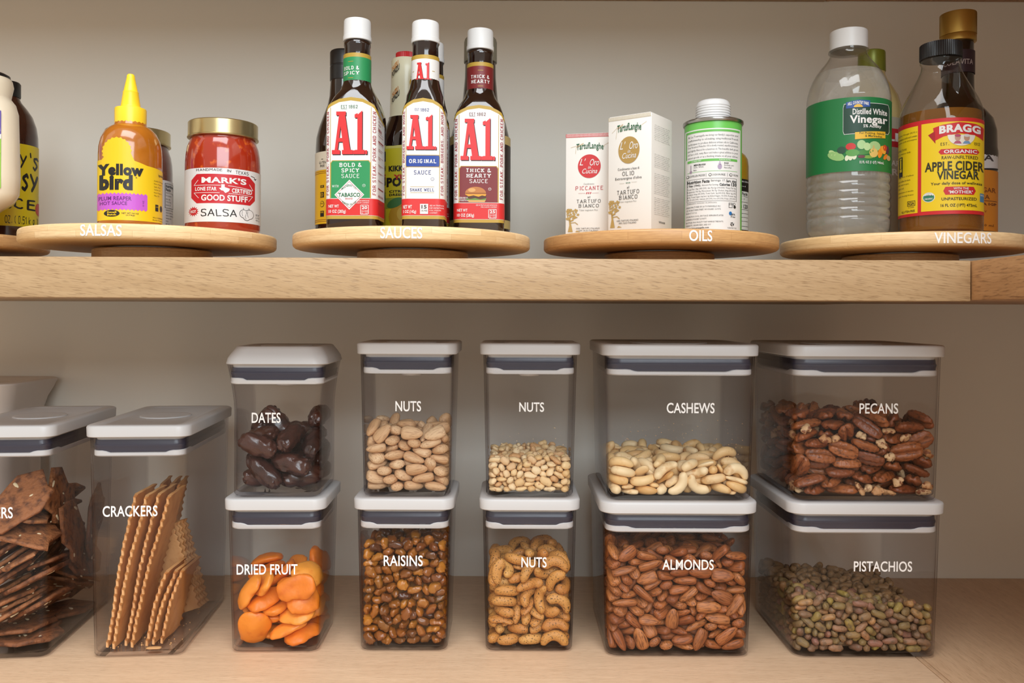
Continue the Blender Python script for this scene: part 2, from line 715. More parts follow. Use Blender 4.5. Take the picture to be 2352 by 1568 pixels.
def turntable(x, y, label, m, word=None, a0=0, w=.04, rz=0):
    t = thing('turntable', label, 'turntable', (x, y, SH_TOP), 0, None)
    zb, zt = TT_BOT - SH_TOP, TT_TOP - SH_TOP
    R = TT_R
    bm = loft([(zb, R - .004), (zb + .0006, R - .0022), (zb + .002, R - .0006), (zb + .0035, R), (zt - .003, R), (zt - .0012, R - .0005), (zt - .0003, R - .0015), (zt, R - .003)], seg=24)
    d = obj('disc', bm, m, t, rot=(0, 0, 0))
    uv_round(d.data, .0007 - zb + .1 + rz)
    bm = loft([(0, .0595), (.0012, .0605), (zb - .0032, .0605), (zb - .0022, .0595)], seg=20)
    b = obj('base', bm, m, t)
    uv_round(b.data, .1)
    obj('bearing', loft([(zb - .0022, .045), (zb, .045)], seg=12), STEEL, t)
    if word:
        D = Dec(on_path(rr_path(R, R, R)), 1, cx=0, cy=0, u0=a0 * R, step=.002)
        h = .0108
        zc = (zb + zt) / 2 + .0005
        D.t(word, -w / 2, -(zc + h / 2), w / 2, -(zc - h / 2), VINYL, 0, .015, 4)
        D.build(t, 'lettering')
    return t


TTS = {
    'left': turntable(-.668, .956, 'bamboo turntable holding the yellow-labelled dark sauce bottle', BAMBOO_B),
    'salsas': turntable(-.3883, .9166, 'pale bamboo turntable lettered SALSAS on its rim', BAMBOO_A, 'SALSAS', .0359, .0381, .003),
    'sauces': turntable(-.109, .9294, 'pale bamboo turntable lettered SAUCES on its rim', BAMBOO_A, 'SAUCES', .0292, .0397, .1),
    'oils': turntable(.1635, .9447, 'caramel bamboo turntable lettered OILS on its rim', BAMBOO_B, 'OILS', .1458, .0233, .2),
    'vinegars': turntable(.4369, .9567, 'pale bamboo turntable lettered VINEGARS on its rim', BAMBOO_A, 'VINEGARS', .0462, .058, .31),
}

# ------------------------------------------------------------------ clear containers
CH = .163


def container(name, label, x, y, z, rz, hx, hy, H, word, wbox, style='flat', bot=None, cr=.014, group=None):
    """clear push-top box: body, lid (> button), gasket, seal ring, lettering.
    hx, hy = half size of the lid; wbox = (u centre, z centre, width, height) of the word"""
    t = thing(name, label, 'container', (x, y, z), rz, group)
    lidh = .0118 if style == 'flat' else .0185
    zl = H - lidh
    top = .0036 if style == 'flat' else .0030
    bi = .0072 if bot is None else bot
    wall = .0019

    def half(zz, inner=0):
        k = max(0, min(1, zz / zl))
        d = bi + (top - bi) * k
        if style == 'bulge':
            d = bi + .0002 - (bi - .0012) * max(0, (k - .62) / .38) ** 1.6
        return hx - d - inner, hy - d - inner
    rb = cr - .003
    zs = [0.004 + (zl - .004) * k / 14 for k in range(15)]
    secs = [(0, *[h - .0045 for h in half(0)], rb - .003), (.0012, *[h - .0032 for h in half(0)], rb - .002),
            (.0018, *[h - .0012 for h in half(0)], rb - .001), (.004, *half(.004), rb)]
    secs += [(q, *half(q), rb) for q in zs[1:]]
    inner = [(zl, *half(zl, wall), rb - wall)] + [(q, *half(q, wall), rb - wall) for q in zs[::-1][1:-1]]
    inner += [(.0075, *half(.0075, wall), rb - wall), (.0058, *half(.0058, wall + .0008), rb - wall), (.0048, *half(.0048, wall + .0026), rb - wall - .002)]
    bm = loft(secs + inner, seg=7)
    obj('body', bm, PLASTIC, t, sharp=.9)
    # four little feet pads under the base are moulded into the corners
    # lid
    if style == 'flat':
        L = [(zl - .0004, hx - .0012, hy - .0012, cr - .001), (zl + .0004, hx - .0003, hy - .0003, cr), (H - .0022, hx, hy, cr), (H - .0008, hx - .0006, hy - .0006, cr), (H, hx - .0022, hy - .0022, cr - .001),
             (H, hx - .0115, hy - .0115, cr - .006), (H - .0012, hx - .0132, hy - .0132, cr - .007)]
    else:
        L = [(zl - .0004, hx - .0008, hy - .0008, cr), (zl + .0006, hx + .0004, hy + .0004, cr + .001), (zl + .006, hx - .0006, hy - .0006, cr + .002), (zl + .011, hx - .0032, hy - .0032, cr + .003),
             (H - .003, hx - .0064, hy - .0064, cr + .003), (H - .0006, hx - .0078, hy - .0078, cr + .003), (H, hx - .0094, hy - .0094, cr + .002), (H, hx - .0130, hy - .0130, cr), (H - .0012, hx - .0145, hy - .0145, cr)]
    lid = obj('lid', loft(L, seg=8), WHITE_LID, t, sharp=.75)
    br = min(hx, hy) * .52
    obj('button', loft([(H - .0012, br), (H - .0006, br), (H - .0002, br - .0006), (H - .0002, br - .003), (H - .0004, br - .006)], seg=10), WHITE_LID, lid)
    # plug under the lid, seen through the wall
    a, b = half(zl, wall + .0022)
    g0, g1 = zl - .0172, zl - .0006
    obj('plug', loft([(g0 + .0005, a - .002, b - .002, cr - .005), (g1, a - .001, b - .001, cr - .005)], seg=6), WHITE_LID, lid)
    gm = loft([(g0 + .001, a, b, cr - .004), (g0 + .006, a + .0006, b + .0006, cr - .004), (g0 + .0068, a + .001, b + .001, cr - .004), (g0 + .0086, a + .001, b + .001, cr - .004), (g0 + .0094, a + .0004, b + .0004, cr - .004), (g1 - .003, a, b, cr - .004)], seg=6)
    obj('gasket', gm, GASKET, lid)
    # white seal ring, a little thicker at its corners
    bm = bmesh.new()
    pts = ring(a + .0012, b + .0012, cr - .003, 6)
    npt = []
    for k in range(len(pts)):
        p, q = pts[k], pts[(k + 1) % len(pts)]
        n = max(1, int(math.hypot(q[0] - p[0], q[1] - p[1]) / .004))
        npt += [(p[0] + (q[0] - p[0]) * i / n, p[1] + (q[1] - p[1]) * i / n) for i in range(n)]
    rows = [[], [], [], []]
    for px, py in npt:
        e = min(1, max(0, (max(abs(px) / a, abs(py) / b) - 0) * 0 + (min(abs(px) / a, abs(py) / b) - .62) / .14))
        e = e * e * (3 - 2 * e)
        zt = g0 + .0006 + .0024 * e
        k = .985
        for r, (sx, zz) in enumerate(((k, zt), (1, zt - .0006), (1, g0 - .0030 + .0006), (k, g0 - .0036))):
            rows[r].append(bm.verts.new((px * sx, py * sx, zz)))
    n = len(npt)
    for r in range(4):
        r2 = (r + 1) % 4
        for k in range(n):
            j = (k + 1) % n
            bm.faces.new((rows[r][k], rows[r][j], rows[r2][j], rows[r2][k]))
    obj('seal_ring', bm, WHITE_LID, lid)
    obj('button_stem', loft([(g0 - .0085, br * .36), (g0 - .0078, br * .40), (g0 + .0006, br * .46)], seg=6), WHITE_LID, lid)
    if word:
        def surf(u, v, off):
            return (u, -half(v)[1] - off, v)
        u, zc, w, h = wbox
        D = Dec(surf, 1, step=0)
        D.t(word, u - w / 2, -(zc + h / 2), u + w / 2, -(zc - h / 2), VINYL, 0, .013, 4)
        D.build(t, 'lettering')
    return t, half, zl


def wpos(x0, x1, y0, y1, Y, X, z):
    """where a word of the label maker sits on a container front (measured size and centre)"""
    k = Y / 1944
    return ((((x0 + x1) / 2 - 1176) + ((y0 + y1) / 2 - 784) * .0043) * k - X, CAM_Z - ((y0 + y1) / 2 - ((x0 + x1) / 2 - 1176) * .0043 - 718) * k - z, (x1 - x0) * k, (y1 - y0) * k)


SM, BG = .0533, .0825
CONT = {}
for key, name, label, x, y, z, rz, hx, hy, H, word, px, style in (
    ('crackers2', 'cracker_box', 'tall clear container of brown seeded crisps with flat white lid', -.5315, .9545, 0, .1, .053, .095, .2405, 'CRACKERS', (-88, 35, 1162, 1188, .869), 'flat'),
    ('crackers', 'cracker_box', 'tall clear container of pale zigzag-edged crackers lettered CRACKERS', -.3933, .9626, 0, .08, .053, .095, .2405, 'CRACKERS', (239, 361, 1161, 1186, .872), 'flat'),
    ('fruit', 'food_container', 'clear container of dried apricots lettered DRIED FRUIT', -.249, .9335, 0, .026, SM, SM, CH, 'DRIED FRUIT', (544, 683, 1296, 1320, .884), 'flat'),
    ('dates', 'food_container', 'clear container lettered DATES with a domed white lid', -.2485, .9345, CH, .026, SM, SM, .1585, 'DATES', (577, 643, 948, 972, .885), 'bulge'),
    ('raisins', 'food_container', 'clear container of golden raisins lettered RAISINS', -.1133, .9383, 0, 0, SM, SM, CH, 'RAISINS', (881, 971, 1276, 1301, .888), 'flat'),
    ('blanched', 'food_container', 'clear container lettered NUTS with pale almonds, above the raisins', -.1109, .9383, CH, 0, SM, SM, CH, 'NUTS', (908, 967, 921, 945, .888), 'flat'),
    ('seasoned', 'food_container', 'clear container lettered NUTS with speckled brown cashews', .0195, .9383, 0, 0, SM, SM, CH, 'NUTS', (1198, 1256, 1280, 1304, .888), 'flat'),
    ('peanuts', 'food_container', 'clear container lettered NUTS with small chopped peanuts', .0195, .9383, CH, 0, SM, SM, CH, 'NUTS', (1193, 1250, 924, 946, .888), 'flat'),
    ('almonds', 'food_container', 'wide clear container of brown almonds lettered ALMONDS', .1748, .9555, 0, 0, BG, BG, CH, 'ALMONDS', (1522, 1640, 1285, 1309, .877), 'flat'),
    ('cashews', 'food_container', 'wide clear container lettered CASHEWS with cream cashews low inside', .1763, .9555, CH, 0, BG, BG, CH, 'CASHEWS', (1532, 1642, 925, 949, .877), 'flat'),
    ('pistachios', 'food_container', 'wide clear container of green pistachio kernels lettered PISTACHIOS', .3705, .9555, 0, 0, BG, BG, CH, 'PISTACHIOS', (1962, 2096, 1289, 1313, .877), 'flat'),
    ('pecans', 'food_container', 'wide clear container of brown pecan halves lettered PECANS', .371, .9555, CH, 0, BG, BG, CH, 'PECANS', (1975, 2064, 926, 950, .877), 'flat'),
):
    X = x
    if rz:   # centre of the turned front face
        X = x + math.sin(rz) * hy
    wb = wpos(px[0], px[1], px[2], px[3], px[4], X, z)
    t, half, zl = container(name, label, x, y, z, rz, hx, hy, H, word, wb, style, None, .0135 if hx < .06 else .017, 'clear push-lid food containers')
    CONT[key] = (t, half, zl)

# white flared canister standing behind the seeded crisps
t = thing('canister', 'white flared canister standing behind the seeded crisp container', 'canister', (-.672, 1.085, 0))
CER = mat('white_glazed_ceramic', rgb(214, 204, 196), .35)
obj('body', loft([(0, .046, .046, .02), (.003, .049, .049, .022), (.10, .050, .050, .022), (.20, .050, .050, .022), (.225, .0515, .0515, .022), (.245, .056, .056, .022), (.258, .0615, .0615, .022), (.2645, .0635, .0635, .022)], seg=8), CER, t)
obj('lid', loft([(.2645, .0638, .0638, .022), (.2665, .0645, .0645, .022), (.2685, .064, .064, .022), (.2695, .062, .062, .022), (.2695, .048, .048, .02), (.2685, .046, .046, .019)], seg=8), CER, t)
# ------------------------------------------------------------------ bottles, jars and boxes on the turntables
Z0 = TT_TOP
DARK_GLASS = mat('dark_brown_sauce_glass', rgb(30, 14, 10), .07, coat=.5, spec=.6)
BLACK_PL = mat('black_plastic', rgb(22, 22, 24), .35)
CAP_W = mat('white_cap_plastic', rgb(220, 220, 220), .4)
GOLD_LID = mat('champagne_gold_metal', rgb(196, 178, 132), .28, metal=.9)
GOLD_CAP = mat('gold_metal', rgb(200, 166, 88), .3, metal=.9)
TIN_M = mat('tin_metal', rgb(170, 168, 164), .25, metal=1)
WHT, BLK, RED = ink(244, 242, 240), ink(26, 22, 22), ink(222, 44, 44)
GLD, NAVY, GRN = ink(196, 160, 62), ink(34, 52, 120), ink(38, 148, 84)
RR = random.Random(7)


def facing(x, y, extra=0):
    """turn of a thing whose label was set to face the shelf's user"""
    return -math.atan2(x, y) + extra


def knurl(r, z0, z1, n=60, d=.0004, top=.001):
    """ribbed screw cap"""
    bm = bmesh.new()
    rows = []
    for z, k in ((z0, 1), (z1 - top, 1), (z1 - top * .3, .985), (z1, .93)):
        rows.append([bm.verts.new(((r - (d if i % 2 else 0)) * k * math.cos(math.pi * i / n), (r - (d if i % 2 else 0)) * k * math.sin(math.pi * i / n), z)) for i in range(2 * n)])
    m = 2 * n
    for a, b in zip(rows, rows[1:]):
        for i in range(m):
            bm.faces.new((a[i], a[(i + 1) % m], b[(i + 1) % m], b[i]))
    bm.faces.new(rows[0][::-1])
    bm.faces.new(rows[-1])
    return bm


A1_RED, A1_SH = ink(226, 42, 46), ink(40, 28, 28)


def a_one(D, x0, y0, x1, y1, layer=2):
    """the big slab letters A.1. with their drop shadow"""
    w, h = x1 - x0, y1 - y0

    def P(pts, m, dx=0, dy=0, ly=layer):
        D.poly([(x0 + w * a + dx, y0 + h * b + dy) for a, b in pts], m, ly)
    A = [[(0, .90), (.235, .90), (.235, 1), (0, 1)], [(.29, .90), (.60, .90), (.60, 1), (.29, 1)],
         [(.075, .93), (.16, .93), (.285, .09), (.20, .09)], [(.20, .06), (.375, .06), (.535, .93), (.345, .93)],
         [(.12, 0), (.40, 0), (.40, .09), (.12, .09)], [(.135, .62), (.43, .62), (.43, .71), (.13, .71)]]
    one = [[(.665, .90), (.945, .90), (.945, 1), (.665, 1)], [(.735, .08), (.875, -.02), (.875, .95), (.735, .95)], [(.655, .07), (.74, .04), (.74, .15), (.655, .15)]]
    dots = [[(.605, .91), (.665, .91), (.665, 1), (.605, 1)], [(.955, .91), (1.02, .91), (1.02, 1), (.955, 1)]]
    for i, q in enumerate(A + one + dots):
        P(q, A1_SH, w * .022, h * .022, layer + .08 * i)
        P(q, A1_RED, 0, 0, layer + 1 + .08 * i)


def a1_bottle(label, x, y, rz, kind, hx, neckrot=0.):
    t = thing('steak_sauce_bottle', label, 'bottle', (x, y, Z0), rz, 'steak sauce bottles')
    c = .0078
    k = hx / .0263
    S = [(0, hx - .003, hx - .003, c), (.0015, hx - .0012, hx - .0012, c), (.004, hx, hx, c), (.06, hx, hx, c), (.118, hx, hx, c), (.1245, hx - .0006, hx - .0006, c + .001), (.131, hx - .0026, hx - .0026, c + .003),
         (.138, .0058 + hx * .6, .0058 + hx * .6, .0148), (.145, .0178 - .001 * (1 - k) * 6, .0178 - .001 * (1 - k) * 6, .0178), (.151, .0152), (.156, .0140), (.170, .0136), (.190, .0132), (.192, .0138), (.1945, .0138), (.196, .0128), (.200, .0126)]
    obj('bottle_glass', loft(S, seg=8), DARK_GLASS, t)
    zc = .1968 if kind != 'original' else .1926
    zt = .2192 if kind != 'original' else .2147
    if kind == 'original':
        pass
    obj('cap', loft([(zc, .0141), (zc + .0005, .0146), (zc + .0048, .0146), (zc + .0052, .0141), (zt - .002, .0138), (zt - .0006, .0132), (zt, .0118)], seg=10), CAP_W, t)
    body = on_path(rr_path(hx, hx, c))
    col = {'bold': ink(40, 150, 88), 'thick': ink(130, 36, 38), 'original': ink(24, 66, 160)}[kind]
    dk = {'bold': ink(40, 110, 70), 'thick': ink(110, 34, 36), 'original': ink(30, 50, 130)}[kind]
    W = 150 * k        # half face in layout units
    D = Dec(body, .0001755, .000173, 0, 1352, 0, step=.002)
    SW = 340 * k       # half label, wraps onto the sides
    arch = [(-W, 648), (-W * .9, 626), (-W * .72, 610), (-W * .45, 590), (0, 580), (W * .45, 590), (W * .72, 610), (W * .9, 626), (W, 648)]
    if kind == 'original':
        arch = [(a, b + 6) for a, b in arch]
    bot = 1287
    D.poly([(-SW, 700), (-W * 1.15, 664)] + arch + [(W * 1.15, 664), (SW, 700), (SW, bot), (-SW, bot)], GLD, 0)
    D.poly([(-SW, 715), (-W * 1.1, 684)] + [(a, b + 20) for a, b in arch] + [(W * 1.1, 684), (SW, 715), (SW, 1268), (-SW, 1268)], WHT, 1)
    D.rect(-SW, 1170, SW, 1266, RED, 2)
    for sx in (-1, 1):
        xe = sx * W * .78
        D.rect(xe - 1.6, 640, xe + 1.6, 1168, GLD, 2)
    vt = 'FOR STEAK, PORK AND CHICKEN' if kind != 'original' else 'FOR STEAK, BURGERS, AND MORE!'
    ink2 = ink(176, 40, 52)
    D.s(vt, W * .84, 662, W * .98, 1150, ink2, 2, 1.5, True, 90)
    D.s(vt, -W * .98, 662, -W * .84, 1150, ink2, 2, 1.5, True, 90)
    if kind != 'original':
        D.s('EST', -57, 627, -22, 645, dk, 2, 1.5)
        D.rect(-57, 648, -22, 650, dk, 2)
        D.s('1862', -12, 627, 40, 646, dk, 2, 1.5)
        a_one(D, -108, 664, 92, 912)
        D.poly([(-116, 962), (-106, 947), (106, 947), (116, 962), (116, 1166), (-116, 1166)], GLD, 2)
        D.poly([(-112, 964), (-103, 951), (103, 951), (112, 964), (112, 1166), (-112, 1166)], col, 3)
        lines = ('THICK &', 'HEARTY', 'SAUCE') if kind == 'thick' else ('BOLD &', 'SPICY', 'SAUCE')
        ww = (74, 74, 54) if kind == 'thick' else (66, 52, 52)
        for i, (l, w) in enumerate(zip(lines, ww)):
            D.s(l, -w, 962 + i * 32, w, 986 + i * 32, WHT, 4, 1.9 if i < 2 else 1.2)
        if kind == 'thick':
            bun, pat, chs, let_ = ink(196, 124, 58), ink(86, 44, 26), ink(242, 170, 40), ink(110, 150, 60)
            D.ell(-18, 1112, 62, 40, bun, 4, 24, 0, 180, 360)
            D.rect(-80, 1110, 44, 1118, bun, 4)
            D.ell(-40, 1092, 22, 12, ink(226, 170, 100), 5)
            D.poly([(-80, 1118), (46, 1118), (40, 1128), (20, 1124), (0, 1132), (-30, 1124), (-60, 1130)], chs, 5)
            D.rect(-72, 1124, 44, 1142, pat, 4)
            D.poly([(-78, 1140), (-50, 1146), (-20, 1140), (10, 1148), (48, 1140), (40, 1152), (-70, 1152)], let_, 5)
            D.poly([(-70, 1148), (44, 1148), (36, 1164), (-58, 1164)], ink(226, 180, 110), 4)
            D.t('SERVING', -118, 1134, -64, 1145, WHT, 5, .01, 1)
            D.t('SUGGESTION', -118, 1148, -64, 1159, WHT, 5, .01, 1)
            D.ell(66, 1086, 9, 9, WHT, 4, 14)
            D.ell(66, 1086, 7.4, 7.4, col, 5, 14)
            D.t('U', 62, 1081, 70, 1091, WHT, 6, 0, 1)
        else:
            dx = -6
            D.poly([(dx, 1060), (dx + 86, 1147), (dx, 1234), (dx - 86, 1147)], WHT, 4)
            for r_, m_ in ((78, ink(196, 60, 60)), (75, WHT)):
                D.poly([(dx, 1147 - r_), (dx + r_, 1147), (dx, 1147 + r_), (dx - r_, 1147)], m_, 5 + (r_ == 75))
            D.t('TABASCO', dx - 64, 1136, dx + 64, 1160, ink(30, 110, 70), 7, .03)
            D.t('McILHENNY CO.', dx - 44, 1108, dx + 44, 1122, ink(30, 110, 70), 7, .01, 1, arch=22)
            D.t('BRAND', dx - 22, 1165, dx + 22, 1175, ink(196, 60, 60), 7, .01, 1)
            D.t('PEPPER SAUCE', dx - 40, 1182, dx + 40, 1194, ink(30, 110, 70), 7, .01, 1, arch=-16)
            D.s('WITH', -106, 1090, -68, 1104, WHT, 4, 1.5)
            D.ell(78, 1094, 9, 9, WHT, 4, 14)
            D.ell(78, 1094, 7.4, 7.4, col, 5, 14)
            D.t('U', 74, 1089, 82, 1099, WHT, 6, 0, 1)
        n = '25' if kind == 'thick' else '20'
        D.t('NET WT', -126, 1205, -66, 1222, WHT, 5, .02)
        D.t('10 OZ (283g)', -126, 1234, -26, 1258, WHT, 5, .02)
        D.frame(58, 1206, 106, 1262, 3, WHT, 5)
        D.t(n, 66, 1212, 98, 1232, WHT, 5, .03)
        D.t('CALORIES', 62, 1238, 102, 1246, WHT, 5, .01, 1)
        D.t('PER 1 TBSP', 62, 1250, 102, 1257, WHT, 5, 0, 1)
        D.t('SEE NUTRITION INFORMATION', -16, 1178, 108, 1187, WHT, 5, 0, 1)
        D.t('FOR SODIUM CONTENT', 14, 1190, 108, 1199, WHT, 5, 0, 1)
    else:
        D.s('EST', -46, 647, -22, 662, dk, 2, 1.5)
        D.s('1862', -14, 647, 34, 665, dk, 2, 1.5)
        a_one(D, -92, 686, 74, 886)
        D.poly([(-94, 916), (94, 916), (98, 926), (98, 978), (94, 988), (-94, 988), (-98, 978), (-98, 926)], GLD, 2)
        D.poly([(-91, 920), (91, 920), (94, 928), (94, 976), (91, 984), (-91, 984), (-94, 976), (-94, 928)], col, 3)
        D.s('ORIGINAL', -78, 941, 78, 965, WHT, 4, 2)
        D.s('SAUCE', -50, 1006, 48, 1030, dk, 2, 1.3)
        D.ell(56, 1056, 10, 10, dk, 2, 14)
        D.ell(56, 1056, 8.4, 8.4, WHT, 3, 14)
        D.t('U', 52, 1051, 60, 1061, dk, 4, 0, 1)
        D.rect(-70, 1100, 66, 1102, GLD, 2)
        D.s('SHAKE WELL', -72, 1110, 66, 1127, dk, 2, 1.7)
        D.rect(-70, 1134, 66, 1136, GLD, 2)
        D.t('NET WT', -112, 1207, -60, 1228, WHT, 5, .02)
        D.t('5 OZ (142g)', -112, 1236, -36, 1258, WHT, 5, .02)
        D.rect(-14, 1200, 32, 1258, WHT, 5)
        D.t('15', -6, 1206, 24, 1228, ink(60, 40, 40), 6, .03)
        D.t('CALORIES', -10, 1234, 28, 1244, ink(60, 40, 40), 6, .01, 1)
        D.para(['SEE NUTRITION', 'INFORMATION', 'FOR SODIUM', 'CONTENT'], 40, 1206, 122, 14, WHT, 5)
    # small print on the right hand side panel
    if kind != 'original':
        p = ink(170, 52, 60)
        D.t('Nutrition Facts', 166, 750, 250, 775, p, 3, .03)
        for i in range(9):
            D.rect(166, 720 + i * 46 + 62, 300, 720 + i * 46 + 62 + (6 if i in (1, 7) else 1.6), p, 3)
        D.para(['14 servings per container', 'Serving size 1 Tbsp (17g)', 'Amount per serving', 'Calories 20', 'Total Fat 0g  0%', 'Sodium 190mg  8%', 'Total Carb. 4g 1%', 'Protein 0g', 'INGREDIENTS: TOMATO PUREE', 'VINEGAR, CORN SYRUP, SALT'], 168, 790, 296, 44, p, 3, .34, False)
        D.para(['SHAKE WELL', 'BEST WHEN USED BY DATE', 'REFRIGERATE'], 168, 690, 290, 20, p, 3, .5, False)
    D.build(t)
    # sleeve round the neck
    r = .0140
    N = Dec(on_path(rr_path(r, r, r)), .000175, .000173, 0, 1352, 0, step=.0015, R=None, u0=neckrot)
    y0, y1 = (300, 497)
    if kind == 'original':
        y0, y1 = 322, 512
    hw = .043 / .000175 * .98
    N.rect(-hw, y0, hw, y1, GLD, 0)
    N.rect(-hw, y0 + 24, hw, y1 - 16, WHT if kind == 'original' else col, 1)
    if kind == 'original':
        a_one(N, -52, y0 + 46, 40, y1 - 40)
        N.rect(-80, 414, -64, 417, GLD, 2)
        N.rect(48, 414, 66, 417, GLD, 2)
    else:
        l = ('THICK &', 'HEARTY') if kind == 'thick' else ('BOLD &', 'SPICY')
        w = 60 if kind == 'thick' else 52
        for i, s_ in enumerate(l):
            N.s(s_, -w, 378 + i * 30, w if i else w * .95, 400 + i * 30, WHT, 2, 1.9)
        N.rect(-16, 350, 16, 353, GLD, 2)
        N.rect(-16, 446, 16, 449, GLD, 2)
    N.build(t, 'neck_label')
    return t


a1_bottle('steak sauce bottle with green BOLD & SPICY label', -.1612, .8760, -.055, 'bold', .0263, -.0035)
a1_bottle('steak sauce bottle with maroon THICK & HEARTY label', -.0352, .9060, 0, 'thick', .0263, .001)
a1_bottle('steak sauce bottle with blue ORIGINAL label, turned to the front', -.0900, .8690, 0, 'original', .0215, 0)
a1_bottle('steak sauce bottle hidden behind another one with the ORIGINAL label', -.0905, .9360, .05, 'original', .0205, 0)

# dark seasoning bottle with yellow label
t = thing('seasoning_bottle', 'round dark bottle with black flip cap and yellow label', 'bottle', (-.1915, .956, Z0), facing(-.1915, .956))
obj('bottle_glass', loft([(0, .027), (.002, .0295), (.005, .0305), (.10, .0305), (.112, .0298), (.124, .027), (.138, .022), (.150, .0175), (.160, .0155), (.175, .0145), (.19, .014)], seg=9), DARK_GLASS, t)
obj('cap', loft([(.1775, .0146), (.178, .0150), (.193, .0150), (.1935, .0144), (.1945, .0144), (.195, .0150), (.2095, .0150), (.211, .0142), (.2117, .013)], seg=9), BLACK_PL, t)
D = Dec(on_path(rr_path(.0305, .0305, .0305)), .000178, .000188, 0, 1330, .012, R=None, step=.003)
D.rect(-440, 893, 440, 1316, ink(244, 190, 30), 0)
D.rect(-440, 893, 440, 1000, ink(232, 222, 200), 1)
for yy in (1008, 1018, 1290, 1300):
    D.rect(-440, yy, 440, yy + 3, ink(150, 90, 20), 1)
for dx in (-140, 60):
    D.t('GLUTEN', dx - 30, 950, dx + 30, 965, BLK, 2, .01, 1)
    D.t('FREE', dx - 20, 970, dx + 20, 984, BLK, 2, .01, 1)
    D.rect(dx - 8, 936, dx + 8, 939, BLK, 2)
    for k, yy in enumerate((1090, 1130, 1180, 1240)):
        if k == 2:
            D.ell(dx, yy + 20, 18, 18, BLK, 2)
            D.ell(dx, yy + 20, 15, 15, ink(244, 190, 30), 3)
            D.t('USDA', dx - 11, yy + 13, dx + 11, yy + 22, BLK, 4, .02, 1)
        else:
            D.rect(dx - 16, yy, dx + 16, yy + (14, 32, 0, 34)[k], BLK, 2)
            D.t(('GF', 'KO', '', 'NON')[k], dx - 11, yy + 3, dx + 11, yy + (11, 29, 0, 14)[k], ink(244, 190, 30), 3, .02, 1)
D.build(t)

# citrus dressing bottle
t = thing('dressing_bottle', 'citrus dressing bottle with red cap and pale neck wrap', 'bottle', (-.1262, 1.001, Z0), facing(-.1262, 1.001))
obj('bottle_glass', loft([(0, .028), (.002, .0305), (.005, .0313), (.105, .0313), (.118, .030), (.130, .0265), (.142, .0215), (.150, .0188), (.205, .0172), (.208, .0165)], seg=9), DARK_GLASS, t)
CREAM = mat('cream_shrink_wrap', rgb(226, 220, 190), .35, coat=.2)
obj('neck_wrap', loft([(.146, .0205), (.149, .0192), (.178, .0186), (.181, .0180), (.200, .0178), (.2135, .0176), (.2155, .0165), (.2155, .012)], seg=9, cap1=False), CREAM, t)
obj('cap', knurl(.0125, .2085, .2232, 40), mat('red_cap_plastic', rgb(196, 36, 42), .4), t)
N = Dec(on_path(rr_path(.0192, .0192, .0192)), .00019, .00019, 0, 600, .150, step=.002)
for y0 in (310, 470):
    for dx in (-72, 70):
        N.t('YUZU', dx - 30, y0 + 10, dx + 22, y0 + 40, ink(226, 140, 40), 1, .03, slope=-.8)
        N.t('PONZU', dx - 32, y0 + 40, dx + 30, y0 + 76, BLK, 1, .03, slope=-.8)
    N.ell(40, 416 if y0 < 400 else 590, 20, 26, ink(230, 180, 50), 1)
    N.ell(44, 384 if y0 < 400 else 560, 16, 10, ink(110, 150, 70), 2)
N.build(t, 'neck_print')
D = Dec(on_path(rr_path(.0313, .0313, .0313)), .000196, .000196, 711, 1330, .006, R=.0313, step=.003)
D.rect(560, 820, 862, 1320, ink(226, 212, 40), 0)
D.poly([(560, 820), (862, 820), (862, 806), (800, 812), (711, 800), (640, 806), (560, 798)], ink(236, 226, 120), 1)
D.rect(696, 838, 760, 898, ink(30, 30, 34), 1)
D.t('KIKKOMAN', 612, 922, 800, 956, BLK, 2, .05)
D.t('YUZU', 640, 975, 780, 1006, ink(214, 40, 40), 2, .05)
D.t('PONZU', 600, 990, 822, 1046, BLK, 2, .05)
D.t('CITRUS', 615, 1066, 720, 1080, BLK, 2, .03)
D.t('DRESSING', 615, 1086, 740, 1100, BLK, 2, .03)
D.poly([(560, 1110), (862, 1110), (862, 1140), (560, 1180)], ink(150, 170, 60), 1)
D.ell(675, 1222, 62, 74, ink(208, 160, 40), 2, 24)
D.ell(690, 1205, 30, 40, ink(226, 186, 70), 3, 18)
D.ell(780, 1235, 60, 70, ink(220, 176, 50), 2, 24)
D.ell(650, 1140, 50, 26, ink(70, 130, 70), 3, 16, -25)
D.ell(760, 1130, 50, 24, ink(90, 146, 70), 3, 16, 20)
D.build(t)

# dark bottle behind
t = thing('dark_sauce_bottle', 'dark bottle with gold-framed black label behind maroon-labelled bottle', 'bottle', (-.038, .986, Z0), facing(-.038, .986))
obj('bottle_glass', loft([(0, .031), (.002, .034), (.005, .0352), (.105, .0352), (.122, .034), (.138, .030), (.152, .0245), (.165, .0205), (.19, .0182), (.215, .0176)], seg=9), DARK_GLASS, t)
obj('cap', loft([(.208, .0186), (.2085, .0192), (.232, .0190), (.235, .0182), (.2368, .0165)], seg=9), mat('olive_grey_cap', rgb(120, 116, 100), .45), t)
D = Dec(on_path(rr_path(.0352, .0352, .0352)), .00019, .000196, 0, 1330, .006, step=.003)
D.rect(-560, 750, 560, 1290, ink(206, 182, 116), 0)
D.rect(-300, 800, 300, 1240, ink(40, 24, 20), 1)
D.build(t)

